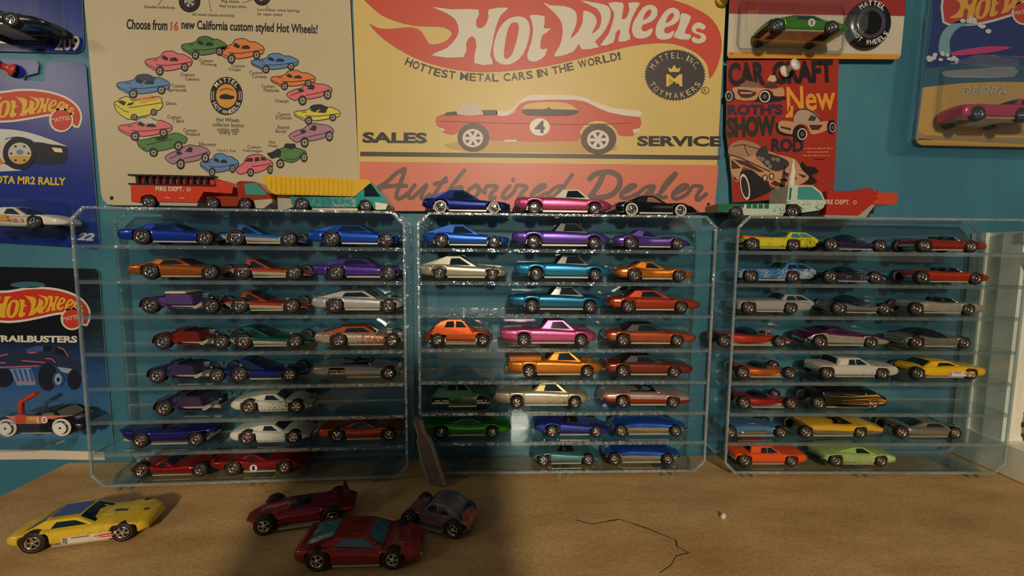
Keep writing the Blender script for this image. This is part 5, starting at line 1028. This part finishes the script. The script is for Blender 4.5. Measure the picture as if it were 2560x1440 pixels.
# white paper strip
PS = [on_y(u, v, YW-.0006) for u, v in ((-80, 1124), (110, 1126), (260, 1130), (262, 1150), (110, 1148), (-80, 1150))]
o = MB(); o.add([(p.x, p.y, p.z) for p in PS]+[(p.x, YW, p.z) for p in PS], [tuple(range(6))]+[(i, 6+i, 6+(i+1) % 6, (i+1) % 6) for i in range(6)])
tag(o.build('paper_strip', mat((226, 208, 182), .35, name='white_label_strip', noise=.05, scale=30)), 'narrow white paper strip stuck on the teal wall', 'strip')
# ---------------------------------------------------------------- red, white and gold card with a green car
sD = Sign('carded_pack', 'red white and gold carded pack holding a green fastback', 'carded toy', [(1828, -120), (2272, -120), (2265, 0), (2252, 138), (2247, 146), (2238, 148), (1822, 145), (1818, 138), (1824, 0)], .0060, .0007, mat((202, 190, 170), .35, name='white_card', noise=.05), PALE, 'carded packs on the wall')
sD.begin(); sD.poly([(1828, -119), (2271, -119), (2265, 0), (2262, 40), (1822, 34), (1824, 0)], (150, 46, 40), 1); sD.end('red_band'); sD.begin(); sD.poly([(1819, 130), (2251.5, 136), (2247, 146), (2238, 148), (1822, 145), (1818.5, 138)], (214, 146, 50), 1); sD.end('gold_band'); sD.begin(); sD.text('3+', 1826, 139, 1834, 139, 8, (70, 40, 24), 2); sD.end('lettering')
blister(sD, (1846, 2, 2112, 118), .030)
wall_car(1925, 2128, 84, 1943, 2080, S('fastback', P((78, 150, 40)), style='none', ext=[('roundel', .50, .125, .046, '50')]), 'metallic green fastback with a round decal sealed in the red and white pack', off=.008)
p = on_y(2176, 58, YW-.012); bt = empty('collector_button', (p.x, YW-.007, p.z)); tag(bt, 'round black collector button in the red and white pack', 'button')
BLK = mat((20, 20, 22), .25, name='black_tin')
b = MB(); b.lathe([(.0195, 0), (.0205, -.003), (.019, -.005), (.0135, -.0058)], None, 'y', 36); b.build('rim', BLK, bt)
b = MB(); b.lathe([(.0135, -.0050), (.0132, -.0064), (.012, -.0066), (.010, -.0058), (.004, -.0050), (.0003, -.0048)], None, 'y', 36, cap=False); b.build('chrome_dome', mat((150, 136, 150), .18, .9, name='violet_chrome'), bt)
def ring_text(root, t, r, a0, a1, h, y, m):
    for i, ch in enumerate(t):
        if ch == ' ': continue
        a = math.radians(a0+(a1-a0)*(i+.5)/len(t)); v, f = glyphs(ch, .02); wd = abs(math.radians(a1-a0))*r/len(t)*.8; sg = 1 if a1 < a0 else -1
        c, s = math.cos(a), math.sin(a); ux, uz = (c, s) if sg > 0 else (-c, -s); tx, tz = (uz, -ux)
        b = MB(); b.add([(r*c+tx*(q[0]-.5)*wd+ux*(q[1]-.5)*h, y, r*s+tz*(q[0]-.5)*wd+uz*(q[1]-.5)*h) for q in v], f); b.build('lettering', m, root)
ring_text(bt, 'MATTEL', .0165, 135, 45, .0042, -.0058, ink((226, 220, 210))); ring_text(bt, 'HOT WHEELS', .0165, 205, 335, .0042, -.0058, ink((226, 220, 210)))
# ---------------------------------------------------------------- beach card in a clear shell
sE = Sign('carded_pack', 'beach scene carded pack in a thick clear plastic shell', 'carded toy', [(2334, -170), (2760, -170), (2760, 372), (2305, 363), (2293, 358), (2289, 346), (2325, 0)], .0040, .0007, mat((38, 50, 108), .35, name='navy_card', noise=.08, scale=20), PALE, 'carded packs on the wall')
zE = Z(2240, 0, .2778)
sE.begin(); sE.poly(zE([(232, 790), (330, 775), (600, 745), (900, 735), (1300, 730), (1870, 740), (1870, 1338), (234, 1306), (195, 1285), (180, 1245)]), (206, 156, 84), 1); sE.end('sand_print')
sE.begin(); sE.poly(zE([(250, 620), (500, 590), (800, 580), (1100, 600), (1870, 600), (1870, 741), (900, 736), (600, 746), (330, 776), (233, 788)]), (52, 92, 112), 2); sE.poly(smooth(zE([(430, 640), (700, 620), (1060, 600), (1060, 690), (700, 700), (450, 690)]), 2), (150, 146, 150), 3); sE.end('sea_print')
sE.begin(); sE.poly(smooth(zE([(385, 470), (395, 340), (450, 250), (560, 185), (690, 165), (690, 215), (600, 230), (520, 290), (480, 380), (490, 470), (440, 510)]), 2), (120, 158, 168), 2)
for k in range(26):
    a = random.uniform(0, 1); x, y = (260+300*a+random.uniform(-15, 15), 590-80*a*(1-a)*2-random.uniform(0, 70)) if k < 15 else (600+280*a, 170+150*a*a+random.uniform(-15, 25))
    sE.poly(ell(*zE([(x, y)])[0], random.uniform(4, 8), random.uniform(4, 7), 9), (206, 200, 200), 3+.12*k)
sE.poly(smooth(zE([(500, 470), (640, 440), (850, 415), (1045, 425), (900, 465), (700, 490), (510, 500)]), 2), (190, 60, 110), 7); sE.end('wave_and_surfboard_print')
sE.begin(); sE.text('DEORA', 2405, 238, 2515, 237, 22, (90, 80, 70), 2, .035, .25); sE.text('DEORA', 2405, 237.4, 2515, 236.4, 21, (206, 190, 160), 3, .008, .25); sE.end('lettering')
mpE = lambda P: [(2490+(x-1278)*.165, -22+(y-15)*.165+(x-1278)*-.015) for x, y in P]
logo(sE, mpE, (186, 56, 38), (222, 160, 60), (206, 200, 190), CARDFLAME); mattel(sE, 2560, 32, 26)
sE.begin(); sE.stroke([(2297, 348), (2330, 350)], 1.5, (60, 44, 30), 2, 0); sE.end('small_print')
blister(sE, (2348, 165, 2700, 318), .028)
P0 = [(2292, -175), (2284, 60), (2253, 355), (2256, 370), (2268, 378), (2800, 392), (2800, -175)]
b = MB(); q = [on_y(u, v, YW-.001) for u, v in P0]; qi = []
inn = [(2316, -150), (2310, 60), (2276, 338), (2280, 350), (2292, 356), (2780, 372), (2780, -150)]
q1 = [on_y(u, v, YW-.0035) for u, v in inn]; q2 = [on_y(u, v, YW-.034) for u, v in [(2336, -140), (2330, 60), (2296, 318), (2300, 330), (2312, 338), (2765, 352), (2765, -140)]]
oo = sE.o
b.rings([[tuple(p-oo) for p in q], [tuple(p-oo) for p in q1], [tuple(p-oo) for p in q2]], None, False, False); b.add([tuple(p-oo) for p in q2], [tuple(range(7))]); b.build('clear_shell', ACRYLIC, sE.root)
wall_car(2412, 2640, 304, 2446, 2556, S('deora', enamel((190, 48, 84)), style='none', ext=[], glass=DARK), 'magenta cab-forward toy pickup sealed in the beach pack', off=.006)
# ---------------------------------------------------------------- push pins
def pin(px, py, col, label, dirx, dirz, yb=YW-.0065):
    p = on_y(px, py, yb); o = empty('push_pin', p); tag(o, label, 'push pin', 'push pins on the wall')
    q = Vector((dirx, -1, dirz)).normalized().to_track_quat('Z', 'Y'); o.rotation_mode = 'QUATERNION'; o.rotation_quaternion = q
    m = mat(col, .25, 0, .5, name='glossy_plastic')
    b = MB(); b.lathe([(.0002, 0), (.0052, .0004), (.0056, .0014), (.0050, .0026), (.0030, .0038), (.0026, .0068), (.0034, .0088), (.0050, .0096), (.0054, .0108), (.0048, .0122), (.0003, .0126)], m, 'z', 20, cap=False); b.build('grip', m, o)
    b = MB(); b.lathe([(.0006, -.006), (.0006, .0005)], CHROME, 'z', 8); b.build('needle', CHROME, o)
pin(1958, 181, (236, 224, 208), 'white push pin stuck through the magazine cover', .35, .25, YW-.0068)
pin(38, 178, (214, 74, 66), 'red push pin holding the blue rally pack', -.75, .35, YW-.0020)
pin(1802, 3, (214, 190, 50), 'yellow push pin at the corner of the yellow tin sign', .15, .2, YW-.0062)
# ================================================================ heavy trucks on top of the cases
ZT = ZB+CH
class TopToy:
    def __init__(s, case, zf, cx, ground, ly, name, label, w=.0125):
        s.zf, s.case, s.ly, s.w = zf, case, ly, w
        px, py = zf([(cx, ground)])[0]; s.g = ground
        s.lx0 = lx_from_px(case, px, ly, ZT); a = lx_from_px(case, px+50, ly, ZT); s.k = (a-s.lx0)/50; s.cx = px
        s.sc = zf([(1, 0)])[0][0]-zf([(0, 0)])[0][0]
        s.root = empty(name, cworld(case, s.lx0, ly+w, ZT), CASES[case][2]); tag(s.root, label, 'toy truck', 'toys standing on top of the cases')
    def m(s, pts): return [((s.zf([p])[0][0]-s.cx)*s.k, max(0, (s.g-p[1])*s.sc*s.k)) for p in pts]
    def ext(s, name, pts, m, y0=-1, y1=1, parent=None):
        b = MB(); b.prism(s.m(pts), y0*s.w, y1*s.w, 'y'); return b.build(name, m, parent or s.root)
    def wheels(s, L):
        for (x, y, r) in L:
            R = (s.g-y)*s.sc*s.k
            xx = s.m([(x, y)])[0][0]
            for sd in (-1, 1): wheel(s.root, xx, sd*(s.w*1.02-R*.34), R, sd)
            b = MB(); b.tube([(xx, -s.w*.8, R), (xx, s.w*.8, R)], .0009, None, 6); b.build('axle', CHROME, s.root)
    def text(s, t, x0, x1, yb, h, m, off=1.012):
        (a, z0), (c, z1) = s.m([(x0, yb), (x1, yb-h)]); return text_on(s.root, t, a, z0, c-a, z1-z0, s.w*off, m)
z5 = Z(160, 420, .3516); zR = Z(1760, 380, .33333)
REDP = enamel((206, 62, 32)); TEAL = P((40, 150, 140)); TEALW = P((60, 150, 146), .88, (200, 196, 180)); TGLASS = mat((70, 150, 140), .08, 0, 1.0, name='green_tinted_glass')
t = TopToy('L', z5, 900, 284, .010, 'fire_truck', 'red articulated toy fire truck with a black ladder')
t.ext('trailer', [(490, 105), (488, 238), (550, 238), (556, 200), (590, 182), (630, 182), (662, 200), (672, 232), (950, 232), (1000, 152), (1200, 162), (1212, 112), (1160, 70), (1092, 68), (1090, 112)], REDP)
t.ext('trailer_base', [(672, 230), (952, 230), (938, 258), (680, 258)], BARE, -.9, .9)
for y in (40, 105): t.ext('ladder_rail', [(478, y-5), (1092, y-5), (1092, y+7), (478, y+7)], DARK, -1.03, -.75)
t.ext('ladder_backing', [(500, 45), (1060, 45), (1060, 104), (500, 104)], REDP, -.7, .95)
for i in range(11): x = 540+48*i; t.ext('ladder_rung', [(x-8, 44), (x+8, 44), (x+8, 101), (x-8, 101)], DARK, -1.0, -.8)
t.ext('hose_box', [(900, 42), (930, 30), (960, 30), (985, 42)], REDP, -.3, .3)
t.text('FIRE DEPT.', 665, 860, 153, 33, ink((226, 210, 186)), 1.02); t.text('O', 880, 910, 152, 28, ink((226, 210, 186)), 1.02)
for x in (740, 845): t.ext('locker_mark', [(x-18, 198), (x+18, 199), (x+18, 205), (x-18, 204)], ink((226, 170, 140)), -1.01, -.99)
t.ext('tractor', [(1012, 190), (1120, 182), (1240, 182), (1234, 78), (1262, 66), (1300, 66), (1370, 70), (1462, 150), (1484, 190), (1484, 215), (1440, 262), (1365, 262), (1345, 212), (1320, 192), (1270, 192), (1245, 212), (1230, 255), (1120, 258), (1106, 208), (1080, 190), (1040, 190), (1018, 210)], P((186, 66, 34)), -.94, .94)
t.ext('cab_window', [(1290, 88), (1372, 78), (1448, 152), (1440, 168), (1296, 166)], TGLASS, -.96, .96)
t.ext('bumper', [(1356, 208), (1486, 196), (1484, 222), (1420, 268), (1366, 268)], BARE, -.96, .96)
t.wheels([(610, 236, 0), (1058, 238, 0), (1294, 240, 0)])
t = TopToy('L', z5, 1900, 298, .010, 'dump_truck', 'teal toy dump truck with a ribbed yellow bed')
t.ext('dump_bed', [(1425, 52), (2168, 62), (2190, 82), (2068, 186), (1512, 182), (1470, 150)], enamel((226, 182, 26)), -1.04, 1.04)
for i in range(18): x = 1478+33*i; t.ext('bed_rib', [(x, 66), (x+16, 66), (x+14, 176 if i > 1 else 140+18*i), (x+2, 176 if i > 1 else 140+18*i)], enamel((226, 182, 26)), -1.12, -1.0)
t.ext('cab', [(2078, 84), (2150, 76), (2192, 82), (2290, 200), (2308, 236), (2290, 272), (2205, 276), (2185, 225), (2150, 205), (2110, 215), (2088, 262), (2076, 262)], TEAL, -1, 1)
t.ext('cab_window', [(2138, 98), (2188, 92), (2256, 184), (2138, 186)], WINDOW, -1.01, 1.01)
t.ext('chassis', [(1618, 196), (2080, 190), (2086, 262), (1755, 266), (1740, 222), (1700, 200), (1660, 212), (1640, 255), (1618, 252)], TEALW, -.98, .98)
t.ext('base_plate', [(1752, 256), (2082, 256), (2082, 290), (1760, 290)], BARE, -.8, .8)
for i in range(6): x = 1790+44*i; t.ext('side_slot', [(x, 205), (x+26, 205), (x+26, 238), (x, 238)], TEAL, -1.01, -.95)
t.ext('bumper', [(2215, 225), (2306, 236), (2290, 276), (2218, 280)], BARE, -1.01, 1.01)
t.ext('tipping_ram', [(1500, 184), (1615, 184), (1612, 262), (1540, 290), (1502, 280)], mat((176, 168, 150), .3, name='milky_plastic'), -.5, .5)
t.wheels([(1694, 248, 0), (2146, 252, 0)])
GREENW = enamel((30, 110, 64)); PALEG = enamel((196, 206, 190), .93, (70, 130, 90))
t = TopToy('R', zR, 500, 480, .0135, 'tow_truck', 'worn green and white toy truck with a pale spike on its cab')
t.ext('flat_bed', [(108, 384), (300, 380), (610, 376), (612, 440), (560, 456), (300, 462), (285, 415), (250, 392), (215, 395), (190, 420), (185, 442), (108, 440)], PALEG, -.95, .95)
t.ext('rear_deck', [(104, 382), (298, 380), (292, 412), (250, 388), (212, 392), (186, 418), (182, 444), (104, 442)], GREENW, -1.0, 1.0)
for i in range(4): x = 318+44*i; t.ext('green_panel', [(x, 380), (x+34, 380), (x+34, 412), (x, 412)], GREENW, -.98, -.9)
t.ext('base_plate', [(330, 440), (600, 430), (600, 462), (350, 468)], mat((206, 196, 160), .4, .3, name='worn_metal', noise=.2), -.9, .9)
t.ext('cab', [(612, 380), (618, 250), (640, 240), (800, 240), (868, 290), (906, 362), (890, 402), (860, 422), (732, 440), (722, 402), (690, 378), (640, 378)], PALEG, -1, 1)
t.ext('cab_window', [(690, 252), (790, 250), (856, 298), (884, 346), (690, 344)], TGLASS, -1.012, 1.012); t.ext('window_strip', [(628, 260), (644, 258), (640, 345), (626, 345)], GREENW, -1.012, 1.012)
t.ext('front_skirt', [(736, 438), (880, 405), (880, 462), (750, 466)], DARK, -.8, .8)
b = MB(); q = t.m([(707, 236)])[0]
rs = []
for (y, r, dx) in ((238, 27, 0), (200, 25, 0), (150, 22, 2), (125, 20, 8), (110, 17, 8), (80, 12, 4), (50, 8, 8), (24, 2, 10)):
    x, zz = t.m([(707+dx, y)])[0]; rr = r*t.sc*t.k; rs.append([(x+rr*math.cos(2*math.pi*k/12), rr*math.sin(2*math.pi*k/12), zz) for k in range(12)])
b.rings(rs, None, True); b.build('spike', mat((228, 214, 184), .6, name='chalky_plastic', noise=.1, bump=.3), t.root)
t.wheels([(238, 436, 0), (662, 432, 0)])
t = TopToy('R', zR, 1100, 480, .0150, 'fire_trailer', 'red fire trailer without its cab or ladder beside the pale spike truck')
RD = enamel((180, 44, 30))
t.ext('trailer', [(912, 278), (1140, 278), (1170, 258), (1205, 252), (1240, 262), (1262, 280), (1292, 280), (1256, 368), (1160, 452), (912, 450)], RD)
t.ext('hitch_block', [(1272, 282), (1452, 284), (1458, 296), (1456, 366), (1400, 372), (1252, 368)], enamel((206, 72, 34)), -.8, .8); t.ext('hitch_bracket', [(1276, 320), (1292, 268), (1304, 268), (1300, 330)], enamel((206, 72, 34)), -.95, -.82)
t.ext('base_plate', [(912, 448), (1150, 450), (1252, 372), (1282, 376), (1216, 478), (912, 478)], BARE, -.9, .9)
t.ext('hitch_pin', [(1334, 370), (1366, 370), (1356, 392), (1352, 430), (1342, 430), (1340, 392)], CHROME, -.2, .2)
t.text('FIRE DEPT.', 880, 1085, 376, 34, ink((222, 190, 170)), 1.015); t.text('O', 1106, 1134, 374, 28, ink((222, 190, 170)), 1.015)
for x in (945, 1050): t.ext('locker_mark', [(x-25, 418), (x+25, 416), (x+25, 424), (x-25, 426)], RD, -1.02, -.99)
# ================================================================ loose cars on the desk
def desk_car(rear, front, wb, tail, spec, label, near=-1, w=.0135, wr=(.0063, .0060), name='toy_car'):
    A, B = on_z(*rear, 0), on_z(*front, 0); d = B-A; a = math.atan2(d.y, d.x); L = d.length/wb
    u = d.normalized(); n = Vector((-u.y, u.x, 0))
    tailp = A-u*(tail*L); c = tailp+u*(L/2)+n*(w*.9*(1 if near < 0 else -1))
    r = empty(name, (c.x, c.y, 0), a); tag(r, label, 'toy car', 'loose toy cars on the desk')
    assemble(name, spec, L, (tail*L, tail*L+d.length), wr, w, r); return r, L
r, L = desk_car((88, 1381), (311, 1351), .63, .205, S('funny', enamel((222, 182, 34), .97, (150, 140, 110)), ext=[('sticker', .40, .80, .052, .112), ('scoop', .66, .175)]), 'yellow stock car with blue roof lying loose on the desk', w=.0150, wr=(.0072, .0066))
b = MB(); b.add([(-.23*L, -.0075, (.222*1.07+.0125)*L), (-.02*L, -.0075, (.226*1.07+.0125)*L), (-.02*L, .0075, (.226*1.07+.0125)*L), (-.23*L, .0075, (.222*1.07+.0125)*L)], [(0, 1, 2, 3)]); b.build('roof_print', ink((60, 90, 150)), r)
b = MB(); b.add([(.18*L, -.0013, (.168*1.07+.0155)*L), (.44*L, -.0013, (.145*1.07+.0155)*L), (.44*L, .0013, (.145*1.07+.0155)*L), (.18*L, .0013, (.168*1.07+.0155)*L)], [(0, 1, 2, 3)]); b.build('hood_stripe', ink((50, 70, 80)), r)
desk_car((795, 1426), (982, 1421), .587, .20, S('fastback', P((160, 44, 36)), glass=mat((60, 110, 120), .08, 0, 1, name='teal_window'), ext=[BMP, ('scoop', .85, .148)]), 'dull red muscle coupe lying loose on the desk', w=.0155, wr=(.0070, .0066))
r, L = desk_car((832, 1313), (662, 1336), .61, .20, S('turbo', P((150, 24, 34)), ext=[('fin', .10, .14, .17), ('bubble', .52, .15, .15, .05)]), 'crimson wedge show car with a raised tail flap on the desk', near=1, w=.0150, wr=(.0068, .0068))
b = MB(); b.bbox(-.30*L, -.10*L, -.009, .009, .150*L, .172*L, .006*L); b.build('engine_cover', mat((150, 156, 160), .35, .6, name='grey_metal', noise=.3, scale=300), r)
desk_car((1133, 1345), (1023, 1318), .67, .19, S('beetle', P((176, 84, 62), .80, (150, 148, 150)), roof=P((130, 130, 134), .95, (170, 60, 40)), arch=1.28, ext=[('engine', .84, .205, .035)]), 'worn red and silver beetle lying loose on the desk', near=1, w=.0135, wr=(.0066, .0060))
# ---------------------------------------------------------------- bottle-shaped channel piece leaning between two cases
Bp = on_z(1093, 1216, 0); Bp = Vector((Bp.x, Bp.y, 0)); Tp = on_y(1040, 1040, .3448)
ax = Tp-Bp; n = ax.length; ax.normalize(); lat = Vector((0.94, -0.34, 0)); lat = (lat-ax*lat.dot(ax)).normalized(); nr = ax.cross(lat).normalized()
if nr.y > 0: nr = -nr
prof = [(0, .0066), (.30, .0062), (.55, .0060), (.66, .0052), (.73, .0028), (.80, .0026), (.93, .0028), (.99, .0012)]
ch = empty('track_channel', Bp); tag(ch, 'greyish brown bottle-shaped channel strip leaning between two clear cases', 'strip')
mt = mat((122, 102, 92), .5, .1, name='dull_mauve_plastic', noise=.25, scale=90)
b = MB(); pl = [(t_, h) for t_, h in prof]+[(t_, -h) for t_, h in prof[::-1]]
V = [ax*(t_*n)+lat*h for t_, h in pl]; k = len(V)
b.add([tuple(v+nr*.0006) for v in V]+[tuple(v-nr*.0006) for v in V], [tuple(range(k)), tuple(range(2*k-1, k-1, -1))]+[(i, k+i, k+(i+1) % k, (i+1) % k) for i in range(k)]); b.build('plate', mt, ch)
for sg in (1, -1):
    b = MB(); rs = [[ax*(t_*n)+lat*(sg*(h+q[0]))+nr*q[1] for q in ((-.0002, .0008), (.0009, .0008), (.0009, -.0026), (-.0012, -.0026), (-.0012, -.0018), (-.0002, -.0018))] for t_, h in prof[:7]]
    b.rings([[tuple(v) for v in r_] for r_ in rs], None, False); b.build('flange', mat((176, 156, 140), .4, .1, name='dull_mauve_edge'), ch)
for o in PROTO: bpy.data.objects.remove(o)
# ================================================================ added unseen slab behind the lens, sized to shade desk and left case
tb = empty('shade_slab', (-.06, -.019, .085)); tag(tb, 'dark slab added behind the camera to shade the desk and left case', 'shade slab')
b = MB(); b.bbox(-.128, .030, -.024, -.014, .085, .256, .003); o = b.build('body', mat((24, 24, 28), .3, name='slab_dark'), tb); o.location = (.06, .019, -.085)
b = MB(); b.box(-.120, .022, -.0246, -.0241, .093, .248); o = b.build('slab_face', mat((10, 10, 12), .08, name='slab_dark_gloss'), tb); o.location = (.06, .019, -.085)
